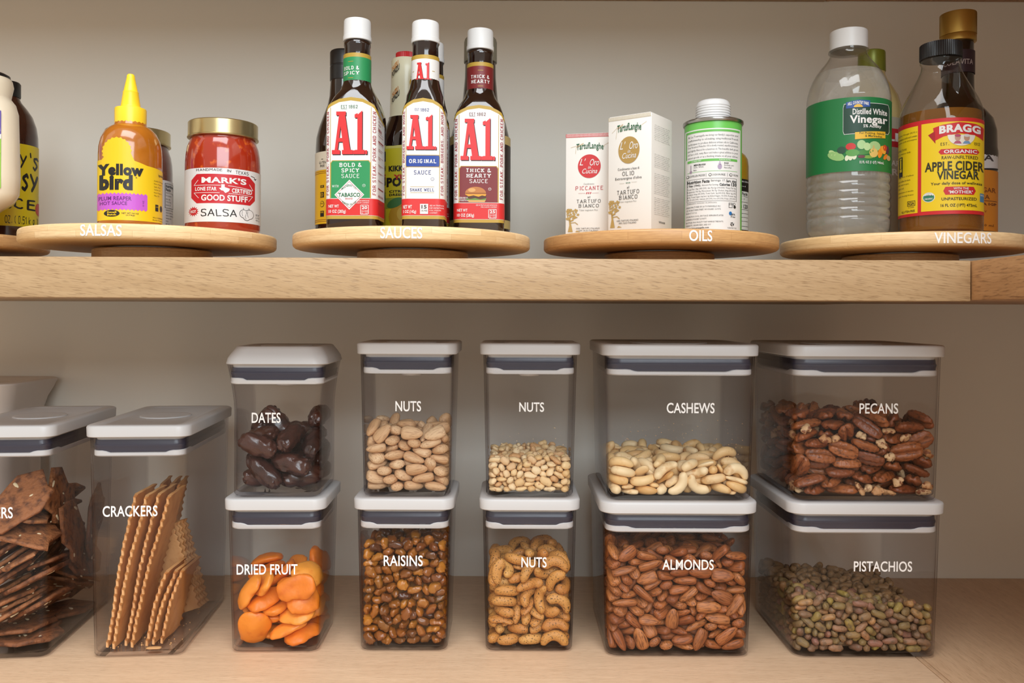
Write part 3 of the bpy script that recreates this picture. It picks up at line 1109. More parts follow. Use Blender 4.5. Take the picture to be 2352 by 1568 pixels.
# ---------------- salsas
t = thing('squeeze_bottle', 'orange hot sauce squeeze bottle with pointed yellow nozzle', 'bottle', (-.3775, .8360, Z0), facing(-.3775, .8360))
HOT = mat('orange_brown_hot_sauce', rgb(176, 104, 26), .16, coat=.5, spots=(40, rgb(160, 90, 20), .4, .65))
obj('bottle_body', loft([(0, .026), (.0015, .0282), (.004, .0292), (.070, .0292), (.078, .0288), (.086, .0272), (.093, .0238), (.0975, .0195), (.1, .0152), (.104, .0140)], seg=10), HOT, t)
YEL = mat('yellow_cap_plastic', rgb(250, 206, 40), .35)
nz = obj('nozzle_cap', knurl(.0146, .1005, .1175, 22, .00035, .0012), YEL, t)
obj('nozzle', loft([(.1170, .0108), (.1180, .0100), (.1195, .0090), (.1205, .0090), (.1325, .0072), (.1335, .0074), (.1345, .0066), (.147, .0040), (.1502, .0036), (.1514, .0026)], seg=8), YEL, nz)
R_ = .0292
D = Dec(on_path(rr_path(R_, R_, R_)), .0001265, .000129, 932, 1222, .0045, R=R_, step=.002)
bumps = []
for k in range(26):
    a = math.pi * (1.13 - 1.2 * k / 25)
    r_ = 104 if k % 2 else 96
    bumps.append((838 + r_ * math.cos(a), 712 - 106 * math.sin(a) * r_ / 104))
D.poly([(700, 1222), (700, 770), (734, 770)] + bumps + [(960, 778), (1050, 806), (1166, 826), (1166, 1222)], ink(250, 208, 22), 0)
# label carries on round the back
D2 = Dec(on_path(rr_path(R_, R_, R_)), 1, 1, 0, 0, 0, step=.003)
D2.rect(.044, -.0045 - .0513, .0905, -.0045, ink(250, 208, 22), 0)
D2.build(t, 'label_back')
for w_, x0, y0, x1, y1 in (('Yellow', 708, 806, 1022, 892), ('bird', 720, 885, 948, 1000)):
    D.t(w_, x0, y0, x1, y1, BLK, 2, .06, 3)
D.t('R', 968, 898, 980, 908, BLK, 2, 0, 1)
zig = [(704 + 346 * k / 26, 1030 - (12 if k % 2 else 0)) for k in range(27)]
zag = [(704 + 346 * k / 26, 1138 + (12 if k % 2 else 0)) for k in range(26, -1, -1)]
D.poly(zig + zag, ink(206, 96, 214), 1)
D.t('PLUM REAPER', 716, 1046, 940, 1076, ink(110, 30, 120), 2, .012)
D.t('HOT SAUCE', 724, 1084, 910, 1110, ink(110, 30, 120), 2, .012)
D.t('13 OZ', 1016, 1070, 1026, 1112, ink(110, 30, 120), 2, .01, 1, rot=90)
D.ell(806, 1172, 54, 25, BLK, 1, 28)
D.t('Small', 774, 1156, 838, 1170, ink(250, 208, 22), 2, .03, 1)
D.t('Batch', 776, 1174, 836, 1188, ink(250, 208, 22), 2, .03, 1)
D.t('NET WT 9.8 OZ', 874, 1164, 990, 1176, BLK, 2, .01, 1)
D.t('(278g)', 902, 1180, 964, 1190, BLK, 2, .01, 1)
D.t('Ingredients', 1128, 850, 1166, 876, BLK, 2, .02, 1)
D.para(['Distilled Vinegar', 'Plums, Organic', 'Garlic, Red', 'Soybean Oil', 'Reaper Peppers', 'Olive Oil'], 1096, 904, 1166, 22, BLK, 2, .5, False)
D.rect(1106, 1086, 1128, 1136, BLK, 2)
D.t('GLUTEN', 1108, 1100, 1126, 1108, ink(250, 208, 22), 3, .01, 1)
D.ell(1148, 1112, 9, 24, BLK, 2)
D.para(['YELLOWBIRD', 'Austin Texas'], 1086, 1182, 1160, 18, BLK, 2, .5)
D.build(t)


def salsa_jar(label, x, y, mt, k, h, lid=.0112):
    t = thing('salsa_jar', label, 'jar', (x, y, Z0), facing(x, y), 'glass salsa jars')
    R = .0385 * k
    zs = h - lid
    obj('jar_glass', loft([(0, R * .86), (.0015, R * .94), (.005, R), (h * .62, R), (h * .70, R * .985), (h * .77, R * .95), (h * .815, R * .90), (h * .84, R * .875), (zs + .004, R * .87)], seg=10), mt, t)
    r2 = R * .945
    lo = obj('lid', loft([(zs - .0062, r2 - .0008), (zs - .0058, r2), (zs - .0048, r2 + .0002), (zs - .0042, r2 - .0006), (h - .0012, r2 - .0006), (h - .0003, r2 - .0014), (h, r2 - .0034), (h, r2 - .006), (h - .0008, r2 - .008)], seg=12), GOLD_LID, t)
    return t, R


SALSA = mat('red_chunky_salsa', rgb(158, 44, 22), .12, coat=.6, spots=(130, rgb(206, 96, 36), .58, .72))
SALSA2 = mat('dark_red_salsa', rgb(92, 34, 20), .12, coat=.6, spots=(110, rgb(120, 56, 30), .55, .72))
t, R_ = salsa_jar('red salsa jar with gold lid and white label', -.3105, .9080, SALSA, 1, .1185)
D = Dec(on_path(rr_path(R_, R_, R_)), .0001395, .000142, 1585, 1230, .0112, R=R_, step=.002)
D.rect(1308, 848, 1862, 1238, ink(240, 238, 238), 0)
D.s('HANDMADE', 1398, 848 + 4, 1580, 872, BLK, 1, 1.2, False, wob=.5)
D.s('IN', 1612, 856, 1642, 876, BLK, 1, 1.2, False, wob=.5)
D.s('TEXAS', 1672, 858, 1764, 884, BLK, 1, 1.2, False, wob=.5)
D.line([(1782, 884), (1806, 890), (1814, 906), (1806, 902)], 4, BLK, 1)
D.line([(1814, 908), (1820, 898)], 4, BLK, 1)
RDL = ink(206, 32, 44)
D.poly([(1402, 892), (1768, 892), (1812, 935), (1812, 1062), (1776, 1104), (1402, 1104), (1364, 1062), (1364, 935)], RDL, 1)
D.t("MARK'S", 1436, 914, 1748, 958, WHT, 2, .035, 4)
D.t('LONE STAR', 1392, 986, 1540, 1014, WHT, 2, .03)
D.t('CERTIFIED', 1646, 990, 1790, 1024, WHT, 2, .03)
D.t('GOOD STUFF', 1434, 1042, 1758, 1086, WHT, 2, .03, 4)
D.poly([(1572, 966), (1596, 966), (1596, 986), (1632, 996), (1626, 1014), (1606, 1026), (1600, 1028), (1586, 1012), (1572, 1010), (1556, 994), (1572, 992)], WHT, 2)
for p in ([(1384, 974), (1566, 974)], [(1384, 974), (1412, 936)], [(1620, 974), (1796, 990)], [(1796, 990), (1770, 950)], [(1384, 1028), (1560, 1028)], [(1384, 1028), (1416, 1066)], [(1624, 1030), (1794, 1036)], [(1794, 1036), (1764, 1076)]):
    D.line(p, 3.4, WHT, 2)
D.star(1380, 1162, 24, 38, 14, RDL, 1)
D.t('HOT', 1360, 1152, 1398, 1174, WHT, 2, .03)
D.s('SALSA', 1430, 1144, 1682, 1200, BLK, 1, 1.15, False, wob=.4, seed=8)
for cx, cy, rx in ((1730, 1170, 30), (1770, 1172, 34), (1752, 1192, 26)):
    D.ell(cx, cy, rx, rx * 1.05, BLK, 1, 24)
    D.ell(cx, cy, rx - 3.5, rx * 1.05 - 3.5, ink(240, 238, 238), 2, 24)
    D.line([(cx - rx * .3, cy - rx * .7), (cx - rx * .45, cy), (cx - rx * .2, cy + rx * .6)], 2, BLK, 3)
    D.line([(cx, cy - rx), (cx - 4, cy - rx - 12)], 3, BLK, 3)
D.para(['NET WT', '16 OZ', '454 g'], 1818, 1160, 1846, 20, BLK, 1, .7)
D.build(t)
for sx in (-1, 1):
    D2 = Dec(on_path(rr_path(R_, R_, R_)), 1, 1, 0, 0, 0, step=.003)
    D2.rect(min(sx * .056, sx * .085), -.0665, max(sx * .056, sx * .085), -.0112, ink(240, 238, 238), 0)
    D2.build(t, 'label_back')

t, R_ = salsa_jar('dark salsa jar with gold lid behind the yellow-capped squeeze bottle', -.4365, .9860, SALSA2, .985, .1265)
D = Dec(on_path(rr_path(R_, R_, R_)), .000157, .000152, 980, 1230, .0095, R=R_, step=.003)
D.rect(745, 842, 1225, 1234, ink(226, 226, 230), 0)
EM = Dec(on_path(rr_path(R_, R_, R_)), .000157, .000152, 980, 1230, .0095, R=R_, step=.003)
EM.ell(760, 1010, 60, 120, NAVY, 1, 24)
EM.para(['LAS', 'NET WT', '16 oz'], 745, 1140, 800, 30, BLK, 2, .5)
EM.build(t, 'emblem')
D.frame(1160, 862, 1222, 1050, 3, BLK, 1)
D.t('Nutrition', 1166, 872, 1220, 894, BLK, 2, .03)
D.t('Facts', 1166, 898, 1200, 920, BLK, 2, .03)
D.para(['about 15 servings', 'per container', 'Serv. size', '2 Tbsp (30g)', 'Calories 10'], 1166, 928, 1220, 23, BLK, 2, .5)
D.para(['INGREDIENTS: TOMATO', 'ONION, PEPPER, SALT', 'GARLIC, CILANTRO', 'VINEGAR, LIME', 'SPICES', 'KEEP COLD', 'OPEN', 'SEAL'], 1166, 1060, 1224, 21, BLK, 2, .5)
D.build(t)

# ---------------- far left turntable
t = thing('squeeze_bottle', 'cream upside-down squeeze bottle with purple and green label', 'bottle', (-.5835, .899, Z0), facing(-.5835, .899))
CREAMB = mat('cream_dressing_plastic', rgb(226, 212, 188), .25, coat=.3)
obj('bottle_body', loft([(.020, .030, .022, .02), (.026, .036, .026, .02), (.034, .047, .032, .02), (.042, .0512, .035, .021), (.06, .0522, .036, .022), (.128, .0505, .035, .022), (.138, .048, .033, .022), (.144, .044, .030, .022), (.1455, .0435, .030, .022), (.158, .046, .031, .024), (.164, .045, .030, .024), (.1685, .042, .028, .024), (.17, .038, .025, .022)], seg=8), CREAMB, t)
obj('cap', loft([(0, .0315, .023, .02), (.0012, .033, .024, .02), (.0195, .031, .0225, .02), (.0205, .0295, .021, .02)], seg=8), mat('navy_cap_plastic', rgb(28, 46, 86), .35), t)
obj('tail_seal', loft([(.1665, .0432, .0292, .024), (.1695, .0428, .0288, .024), (.1712, .040, .026, .022)], seg=8), BLACK_PL, t)
pth = rr_path(.0522, .036, .022)
D = Dec(on_path(pth), .00028, .00027, 0, 1000, .030, step=.003)
D.rect(-120, 640, 118, 940, ink(96, 74, 168), 0)
D.poly([(-120, 940), (-120, 790), (0, 800), (70, 780), (118, 742), (118, 940)], ink(150, 206, 60), 1)
D.poly([(60, 770), (118, 730), (118, 748), (70, 790)], WHT, 2)
for k in range(6):
    D.ell(62 + 24 * math.cos(k), 850 + 40 * math.sin(k * 1.3), 26, 13, ink(52, 140, 60), 2, 14, k * 50)
D.ell(96, 800, 20, 18, ink(200, 230, 60), 3)
D.ell(80, 900, 26, 18, ink(150, 200, 220), 3)
for k in range(5):
    D.line([(70 + k * 9, 660), (84 + k * 8, 720)], 2, ink(150, 136, 210), 2)
D.build(t)

t = thing('barbecue_sauce_bottle', 'dark brown sauce bottle with hand-lettered yellow label', 'bottle', (-.5985, 1.003, Z0), facing(-.5985, 1.003))
obj('bottle_glass', loft([(0, .028), (.002, .031), (.006, .0322), (.112, .0322), (.124, .0318), (.136, .0302), (.148, .0262), (.157, .0205), (.164, .0148), (.168, .0128), (.176, .0122)], seg=9), mat('brown_barbecue_sauce', rgb(66, 36, 26), .15, coat=.4, spots=(30, rgb(56, 28, 20), .4, .6)), t)
obj('cap', loft([(.170, .0132), (.171, .0136), (.186, .0136), (.188, .0122)], seg=9), BLACK_PL, t)
D = Dec(on_path(rr_path(.0322, .0322, .0322)), .000166, .000172, 75, 1180, .019, R=.0322, step=.002)
YL = ink(238, 214, 24)
D.rect(-120, 640, 268, 1200, YL, 0)
for w_, x0, y0, x1, y1, th in (("y's", 146, 690, 264, 810, 1.5), ("sy", 158, 832, 262, 960, 1.7), ("E", 190, 1010, 246, 1085, 1.8), ("JUICY", -110, 832, 60, 930, 1.5), ("TERR", -110, 700, 100, 790, 1.4), ("SAUC", -100, 1010, 170, 1085, 1.6)):
    D.s(w_, x0, y0, x1, y1, BLK, 1, th, False, wob=.3)
D.s('OZ. ( 0.51 k g )', 60, 1128, 262, 1184, BLK, 1, 1.2, False, wob=.3)
D.ell(266, 1068, 22, 44, ink(214, 60, 40), 2)
D.build(t)
# ---------------- oils
CARD = mat('white_coated_carton', rgb(226, 222, 216), .5)
GOLDINK = ink(200, 164, 96, .35, .3)


def oil_box(label, x, y, rz, h, red):
    t = thing('oil_carton', label, 'box', (x, y, Z0), rz, 'truffle oil cartons')
    w = .025
    obj('carton', box_bm(-w, w, -w, w, 0, h, .0006), CARD, t)
    obj('top_flap', box_bm(-w + .0012, w - .0012, -w + .0004, w - .0012, h + .0001, h + .0008), CARD, t)
    base = ink(214, 52, 56) if red else GOLDINK
    gg, dk = ink(46, 110, 74), ink(60, 60, 58)

    def front(u, v, off):
        return (u, -w - off, v)

    def side(u, v, off):
        return (w + off, u, v)
    if red:
        D = Dec(front, .0001285, .0001325, 455, 1265, .005, step=0)
        x0, x1 = 262, 648
        yt = 448
        tt = ((352, 532, 582, 600), (305, 560, 345, 610), (640, 520, 590, 560))
        cxy = (462, 717, 97, 97)
    else:
        D = Dec(front, .0001095, .0001276, 868, 1235, .006, step=0)
        x0, x1 = 642, 1094
        yt = 312
        tt = ((738, 384, 992, 462), (682, 440, 724, 494), (1046, 380, 980, 422))
        cxy = (862, 594, 112, 110)
    # striped band along the top
    band = ink(214, 60, 62) if red else ink(214, 200, 170)
    n = 34
    for k in range(n):
        a = x0 + (x1 - x0) * k / n
        D.rect(a, yt, a + (x1 - x0) / n * .5, yt + 26, band, 1)
    D.rect(x0, yt + 26, x1, yt + 29, band, 1)
    rib = ink(214, 196, 160)
    a, b = tt[0], tt[1]
    D.line([(b[0], b[1]), (a[0], a[1] + 16), (b[2], b[3])], 2.5, rib, 1)
    D.line([(tt[2][0], tt[2][1]), (a[2], a[1] + 20), (tt[2][2], tt[2][3])], 2.5, rib, 1)
    D.poly([(a[0], a[1] + 20), (a[0] + 60, a[1] - 8), (a[0] + 62, a[1] + 2), (a[0] + 6, a[1] + 30)], rib, 1)
    D.t('TartufLanghe', a[0], a[1], a[2], a[3], gg, 2, .014, 3, arch=12)
    D.ell(*cxy, base, 1, 40)
    cx, cy, rx, ry = cxy
    for s_, dx0, dy0, dx1, dy1 in (("L'", -.85, -.65, -.3, -.08), ('Oro', .05, -.6, .86, -.04), ('in', -.12, -.02, .14, .22), ('Cucina', -.62, .2, .7, .62)):
        vs, fs = text2d(s_, .004, 3)
        D._fit([(vx + vy * .35, vy) for vx, vy in vs], fs, cx + rx * dx0, cy + ry * dy0, cx + rx * dx1, cy + ry * dy1, WHT, 3)
    rows = (('Condimento', 415, 855, 505, 868, ink(150, 150, 146), 0), ('PICCANTE', 342, 880, 580, 912, ink(206, 52, 66), 1), ('al', 447, 962, 470, 978, dk, 0), ('TARTUFO', 356, 990, 560, 1018, dk, 1), ('BIANCO', 370, 1028, 544, 1056, dk, 1), ('Tuber magnatum Pico', 378, 1070, 536, 1088, ink(150, 150, 146), 0),
            ('100% TARTUFO ITALIANO', 352, 1222, 552, 1234, dk, 0), ('100% OLIO ITALIANO', 370, 1240, 540, 1252, dk, 0)) if red else \
           (('Condimento a base di', 745, 736, 972, 756, dk, 0), ('OLIO', 795, 768, 918, 802, dk, 1), ("Extravergine d'oliva", 718, 812, 998, 840, dk, 0), ('al', 843, 888, 866, 908, dk, 0), ('TARTUFO', 738, 920, 972, 954, dk, 1), ('BIANCO', 756, 962, 954, 996, dk, 1), ('Tuber magnatum Pico', 764, 1008, 944, 1024, ink(140, 140, 136), 0),
            ('100% TARTUFO ITALIANO', 736, 1162, 964, 1176, dk, 0), ('100% OLIO ITALIANO', 756, 1182, 944, 1196, dk, 0))
    for s_, a0, b0, a1, b1, m_, serif in rows:
        if serif:
            D.s(s_, a0, b0, a1, b1, m_, 2, 1.05)
        else:
            D.t(s_, a0, b0, a1, b1, m_, 2, .0, 2)
    if red:
        D.rect(370, 937, 430, 939, ink(214, 150, 150), 2)
        D.rect(486, 937, 544, 939, ink(214, 150, 150), 2)
        for k in range(3):
            D.ell(442 + k * 16, 937, 4, 10, ink(206, 52, 66), 2, 10, 30)
    else:
        D.rect(764, 862, 816, 864, ink(190, 184, 170), 2)
        D.rect(890, 858, 948, 860, ink(190, 184, 170), 2)
        for k in range(3):
            D.ell(838 + k * 17, 862, 5, 5, gg, 2, 10)
    # golden tree at the lower left corner
    r_ = random.Random(5)
    bx, by, k_ = (x0 + 8, 1255, .92) if red else (x0 + 10, 1222, 1.08)
    T = GOLDINK
    D.poly([(bx + 12 * k_, by), (bx + 26 * k_, by - 60 * k_), (bx + 22 * k_, by - 110 * k_), (bx + 34 * k_, by - 110 * k_), (bx + 44 * k_, by - 62 * k_), (bx + 58 * k_, by)], T, 2)
    for q in ([(30, -90), (70, -120), (100, -130)], [(28, -100), (30, -150), (40, -180)], [(36, -80), (80, -84), (104, -66)], [(24, -100), (8, -140), (2, -160)]):
        D.line([(bx + a_ * k_, by + b_ * k_) for a_, b_ in q], 6 * k_, T, 2)
    for k in range(46):
        a_, b_ = r_.uniform(0, 112), r_.uniform(-205, -96)
        if (a_ - 45) ** 2 / 75 ** 2 + (b_ + 150) ** 2 / 58 ** 2 > 1:
            continue
        D.poly([(bx + (a_ + r_.uniform(5, 15) * math.cos(j * 1.05)) * k_, by + (b_ + r_.uniform(4, 11) * math.sin(j * 1.05)) * k_) for j in range(6)], T, 2 + .02 * k)
    D.poly([(bx + 80 * k_, by), (bx + 96 * k_, by - 12), (bx + 112 * k_, by - 6), (bx + 130 * k_, by)], T, 2)
    D.build(t, 'front_print')
    # small print on the right hand side
    S = Dec(side, .000125, .000125, 0, 960, 0, step=0)
    for blk, (ya, nl) in enumerate(((60, 9), (300, 8), (460, 12), (660, 10))):
        S.para([('olio extra vergine di oliva', 'conservare in luogo fresco', 'ingredienti aroma tartufo', 'store in a cool dark place')[k % 4] for k in range(nl)], -150, ya, 150, 15, dk, 1, .5, False)
    S.t('TARTUFLANGHE', -60, 850, 60, 866, dk, 1, .02)
    S.build(t, 'side_print')
    return t


oil_box('white oil carton with red round emblem reading PICCANTE', .0878, .946, math.radians(-12), .1128, True)
oil_box('white oil carton with gold round emblem reading OLIO', .1360, .9015, math.radians(-35), .1238, False)

t = thing('oil_tin', 'round oil tin with white screw cap and green-edged text label', 'tin', (.2155, .9110, Z0), facing(.2155, .911, .02))
R_ = .0302
obj('can_body', loft([(0, R_ - .001), (.0008, R_ + .0006), (.0022, R_ + .0006), (.003, R_), (.1185, R_)], seg=10), mat('green_tin_paint', rgb(104, 190, 84), .3), t)
obj('can_top', loft([(.1185, R_ - .0004), (.119, R_ + .0012), (.1202, R_ + .0018), (.1222, R_ + .0016), (.123, R_ + .0004), (.1226, R_ - .0014), (.1218, R_ - .003), (.1228, .022), (.1235, .019)], seg=10), TIN_M, t)
obj('cap', loft([(.1228, .0186)] + [(.1232 + .0165 * k / 24, .0188 - (.0005 if k % 4 == 2 else 0) - .0006 * k / 24) for k in range(25)] + [(.1425, .0172), (.1448, .0160), (.1460, .0138)], seg=10), CAP_W, t)
D = Dec(on_path(rr_path(R_, R_, R_)), .0001275, .000127, 1490, 1240, .0046, R=R_, step=.002)
LG, GT, KK = ink(112, 196, 92), ink(70, 74, 70), ink(40, 42, 40)
D.rect(1262, 402, 1708, 1240, WHT, 0)
D.rect(1274, 412, 1700, 430, LG, 1)
D.rect(1272, 412, 1280, 640, LG, 1)
D.para(["At La Tourangelle we bring our family's expertise and", 'craftsmanship to oil-making, using traditional French', 'techniques to produce delicious artisan oils in California.'], 1288, 448, 1686, 31, GT, 1, .72)
D.para(['Our Roasted Pistachio Oil is slowly roasted, expeller-pressed,', 'and lightly filtered for a luxurious oil. This beautiful dark green', 'oil has a rich, nutty flavor and makes a great addition to your', 'sweet goods or as a finishing drizzle on all your dishes.'], 1286, 536, 1686, 29, GT, 1, .72)
D.rect(1284, 652, 1680, 672, LG, 1)
D.t('COOKING HEAT', 1316, 656, 1394, 668, WHT, 2, .02, 1)
D.t('FLAVOR NOTES', 1536, 656, 1626, 668, WHT, 2, .02, 1)
D.t('MEDIUM-HIGH', 1336, 688, 1428, 704, KK, 2, .03, 1)
D.para(['Saute, Whisk,', 'Bake'], 1334, 708, 1414, 22, GT, 2, .6, False)
D.line([(1312, 694), (1312, 740)], 6, ink(170, 150, 170), 2)
D.ell(1312, 748, 10, 12, ink(170, 150, 170), 2)
D.ell(1540, 718, 17, 22, ink(180, 160, 190), 2)
D.poly([(1526, 706), (1540, 670), (1554, 706)], ink(200, 184, 206), 2)
D.t('BOLD', 1576, 682, 1610, 696, KK, 2, .03, 1)
D.para(['Aromatic and', 'flavorful'], 1574, 700, 1650, 20, GT, 2, .6, False)
D.rect(1284, 752, 1680, 755, LG, 1)
for cx, s_, w_ in ((1288, 'EXPELLER-PRESSED', 120), (1464, 'SODIUM-FREE', 102), (1628, 'VEGAN', 40)):
    D.ell(cx, 784, 12, 12, KK, 2, 16)
    D.ell(cx, 784, 8, 8, WHT, 3, 12)
    D.t(s_, cx + 18, 776, cx + 18 + w_, 792, GT, 2, .0, 1)
for xx in (1432, 1600):
    D.rect(xx, 770, xx + 2, 798, GT, 2)
D.frame(1280, 812, 1676, 1000, 2.5, GT, 1)
D.t('Nutrition Facts', 1284, 822, 1460, 848, KK, 2, .035)
D.t('Servings: 17,', 1470, 824, 1584, 844, GT, 2)
D.t('Serv. size:', 1592, 824, 1672, 846, KK, 2, .03)
D.t('1 Tbsp. (15mL),', 1284, 856, 1390, 876, KK, 2, .03)
D.t('Amount Per Serving:', 1400, 860, 1530, 876, GT, 2, 0, 1)
D.t('Calories', 1538, 854, 1622, 876, KK, 2, .035)
D.t('130', 1632, 848, 1672, 878, KK, 2, .035)
D.para(['Total Fat 14g (18% DV), Sat. Fat 2g (10% DV), Trans Fat 0g,', 'Polyunsat. Fat 5g, Monounsat. Fat 7g, Cholest. 0mg (0% DV),', 'Sodium 0mg (0% DV), Total Carb. 0g (0% DV), Fiber 0g (0%', 'DV), Total Sugars 0g (incl. 0g Added Sugars, 0% DV), Protein 0g,', 'Vit. D (0% DV), Calcium (0% DV), Iron (0% DV), Potas. (0% DV).'], 1284, 886, 1670, 22, GT, 2, .72)
D.t('INGREDIENTS: PISTACHIO OIL (PISTACHIO).', 1280, 1008, 1520, 1020, GT, 2, 0, 1)
D.para(['MANUFACTURED BY LA TOURANGELLE, INC.', '125 W EAST MAIN STREET, WOODLAND, CA 95776'], 1278, 1036, 1550, 24, GT, 2, .6)
D.t('PRODUCT OF U.S.A.', 1276, 1084, 1362, 1096, GT, 2, 0, 1)
D.para(['STORE IN A COOL, DRY PLACE. REFRIGERATE AFTER', 'OPENING FOR BEST QUALITY.'], 1276, 1112, 1570, 24, GT, 2, .6, False)
D.para(['BOTTLED IN A FACILITY THAT HANDLES TREE NUTS,', 'PEANUTS, SESAME SEEDS, AND SOY'], 1276, 1162, 1570, 24, GT, 2, .6, False)
D.t('www.latourangelle.com', 1276, 1208, 1456, 1226, KK, 2, .02, 1)
D.frame(1612, 1014, 1642, 1054, 3, KK, 2)
D.t('GLUTEN', 1615, 1022, 1639, 1032, KK, 2, .01, 1)
D.ell(1656, 1024, 10, 12, KK, 2)
D.ell(1656, 1024, 6, 8, WHT, 3)
D.ell(1660, 1046, 10, 12, KK, 2)
D.ell(1626, 1100, 12, 16, ink(40, 120, 190), 2)
D.t('BPA', 1632, 1100, 1664, 1116, KK, 2, .02)
D.t('Free', 1630, 1120, 1664, 1134, KK, 2, .01)
for k in range(3):
    a_ = math.radians(90 + 120 * k)
    cx, cy = 1640 + 10 * math.cos(a_), 1188 - 10 * math.sin(a_)
    D.poly([(cx + 9 * math.cos(a_ + 1.2 + j * 2.09), cy - 9 * math.sin(a_ + 1.2 + j * 2.09)) for j in range(3)], KK, 2)
    D.line([(cx, cy), (1640 + 15 * math.cos(a_ + 1), 1188 - 15 * math.sin(a_ + 1))], 5, KK, 2)
D.t('PLEASE RECYCLE', 1604, 1214, 1674, 1224, GT, 2, 0, 1)
D.build(t)

t = thing('olive_oil_bottle', 'golden oil bottle with black label behind the green tin', 'bottle', (.2480, .9890, Z0), facing(.248, .989))
OILM = mat('golden_olive_oil', rgb(150, 116, 20), .08, coat=.5)
obj('bottle_glass', loft([(0, .024), (.002, .0262), (.005, .027), (.088, .027), (.096, .0262), (.101, .0235), (.106, .018), (.112, .0125), (.130, .0120)], seg=9), OILM, t)
obj('cap', loft([(.122, .0128), (.124, .013), (.138, .013), (.1395, .012)], seg=9), BLACK_PL, t)
D = Dec(on_path(rr_path(.027, .027, .027)), .000138, .000138, 1590, 1245, .002, R=.027, step=.003)
D.rect(1400, 740, 1780, 1200, ink(226, 226, 220), 0)
D.rect(1400, 740, 1780, 842, BLK, 1)
D.rect(1400, 1160, 1780, 1200, BLK, 1)
D.para(['SPANISH EXTRA VIRGIN', 'OLIVE OIL', 'first cold pressed', 'with care'], 1560, 756, 1776, 20, WHT, 2, .6, False)
D.t('Nutrition Facts', 1640, 850, 1770, 874, BLK, 2, .02)
D.para(['serving size 1 Tbsp', 'per container 17'], 1640, 880, 1772, 22, BLK, 2, .5, False)
D.t('Calories 120', 1640, 950, 1772, 984, BLK, 2, .02)
for yy in (930, 992, 1024, 1056, 1088, 1130):
    D.rect(1640, yy, 1776, yy + 3, BLK, 1)
D.build(t)

# ---------------- vinegars
def water_mat(name, col, rough=0, ior=1.33, mixd=0, dcol=(1, 1, 1, 1)):
    n = NT(name)
    g = n.n('BsdfGlass')
    g.inputs['Color'].default_value = col
    g.inputs['Roughness'].default_value = rough
    g.inputs['IOR'].default_value = ior
    tr = n.n('BsdfTransparent')
    tr.inputs[0].default_value = col
    m1 = n.n('MixShader')
    m1.inputs[0].default_value = .5
    n.l(g.outputs[0], m1.inputs[1])
    n.l(tr.outputs[0], m1.inputs[2])
    last = m1.outputs[0]
    if mixd:
        d = n.n('BsdfDiffuse')
        d.inputs[0].default_value = dcol
        m2 = n.n('MixShader')
        m2.inputs[0].default_value = mixd
        n.l(last, m2.inputs[1])
        n.l(d.outputs[0], m2.inputs[2])
        last = m2.outputs[0]
    n.l(last, n.out.inputs[0])
    return n.m


t = thing('vinegar_bottle', 'clear plastic vinegar bottle with green label and white cap', 'bottle', (.3668, .9255, Z0), facing(.3668, .9255))
R_ = .0432
prof = [(0, .034), (.001, .0375), (.004, .0405), (.008, .0425), (.013, .0432), (.017, .0434)]
zz = .018
while zz < .058:
    prof += [(zz, .0434), (zz + .0028, .0421), (zz + .0056, .0434)]
    zz += .0092
prof += [(.064, .0434), (.066, .0428), (.145, .0428), (.148, .0434), (.152, .0432), (.158, .0424), (.165, .0406), (.172, .0378), (.179, .034), (.186, .0290), (.192, .0240), (.197, .0206), (.200, .0192), (.2035, .0188)]


def flute(x, y, z):
    """shallow moulded flutes running down the shoulder"""
    if .150 < z < .2:
        a = math.atan2(y, x)
        k = 1 - .035 * (math.sin((z - .150) / .05 * math.pi)) * max(0, math.cos(8 * a)) ** 2
        return x * k, y * k
    return x, y


obj('bottle_shell', loft(prof, seg=14, mod=flute), clear_mat('clear_bottle_plastic', (.99, .99, .99), (.68, .68, .66), .05), t)
obj('vinegar', loft([(z + .0008, r - .0012) for z, r in prof if z < .1795], seg=14), water_mat('clear_vinegar', (.99, .99, .985, 1), 0, 1.33, .13, (.88, .88, .86, 1)), t)  # white diffuse share stands in for light refracted through the clear vinegar
obj('neck_ring', loft([(.2030, .019), (.2035, .0208), (.2052, .0208), (.2056, .019)], seg=10), GLASS, t)
obj('cap', knurl(.0196, .2058, .2262, 70, .00025, .0018), CAP_W, t)
D = Dec(on_path(rr_path(.0434, .0434, .0434)), .0001665, .000173, 443, 968, .0672, R=.0434, step=.003)
VG, DG = ink(22, 122, 62), ink(20, 66, 48)
D.rect(184, 522, 702, 968, VG, 0)
D.poly([(412, 584), (418, 560), (676, 556), (684, 580), (684, 720), (676, 738), (418, 746), (412, 726)], WHT, 1)
D.poly([(414, 585), (420, 563), (674, 559), (681, 581), (681, 719), (674, 735), (420, 743), (414, 725)], DG, 2)
D.t('Distilled White', 468, 592, 668, 628, WHT, 3, .02)
D.t('Vinegar', 452, 632, 670, 694, WHT, 3, .028, 3)
D.t('5% Acidity', 530, 688, 634, 712, WHT, 3, .02)
D.poly([(482, 735), (658, 724), (658, 764), (482, 778)], ink(240, 190, 50), 3)
D.t('For Pickling, Salads', 508, 734, 652, 750, ink(60, 70, 40), 4, .01, 1)
D.t('& Marinades', 540, 750, 638, 764, ink(60, 70, 40), 4, .01, 1)
D.poly([(430, 590), (430, 552), (500, 540), (568, 544), (568, 582)], ink(44, 84, 160), 4)
D.ell(500, 584, 26, 18, ink(240, 190, 60), 5, 16, 0, 180, 360)
D.t('HILL COUNTRY FARE', 440, 554, 560, 574, WHT, 5, .03, 1, arch=8)
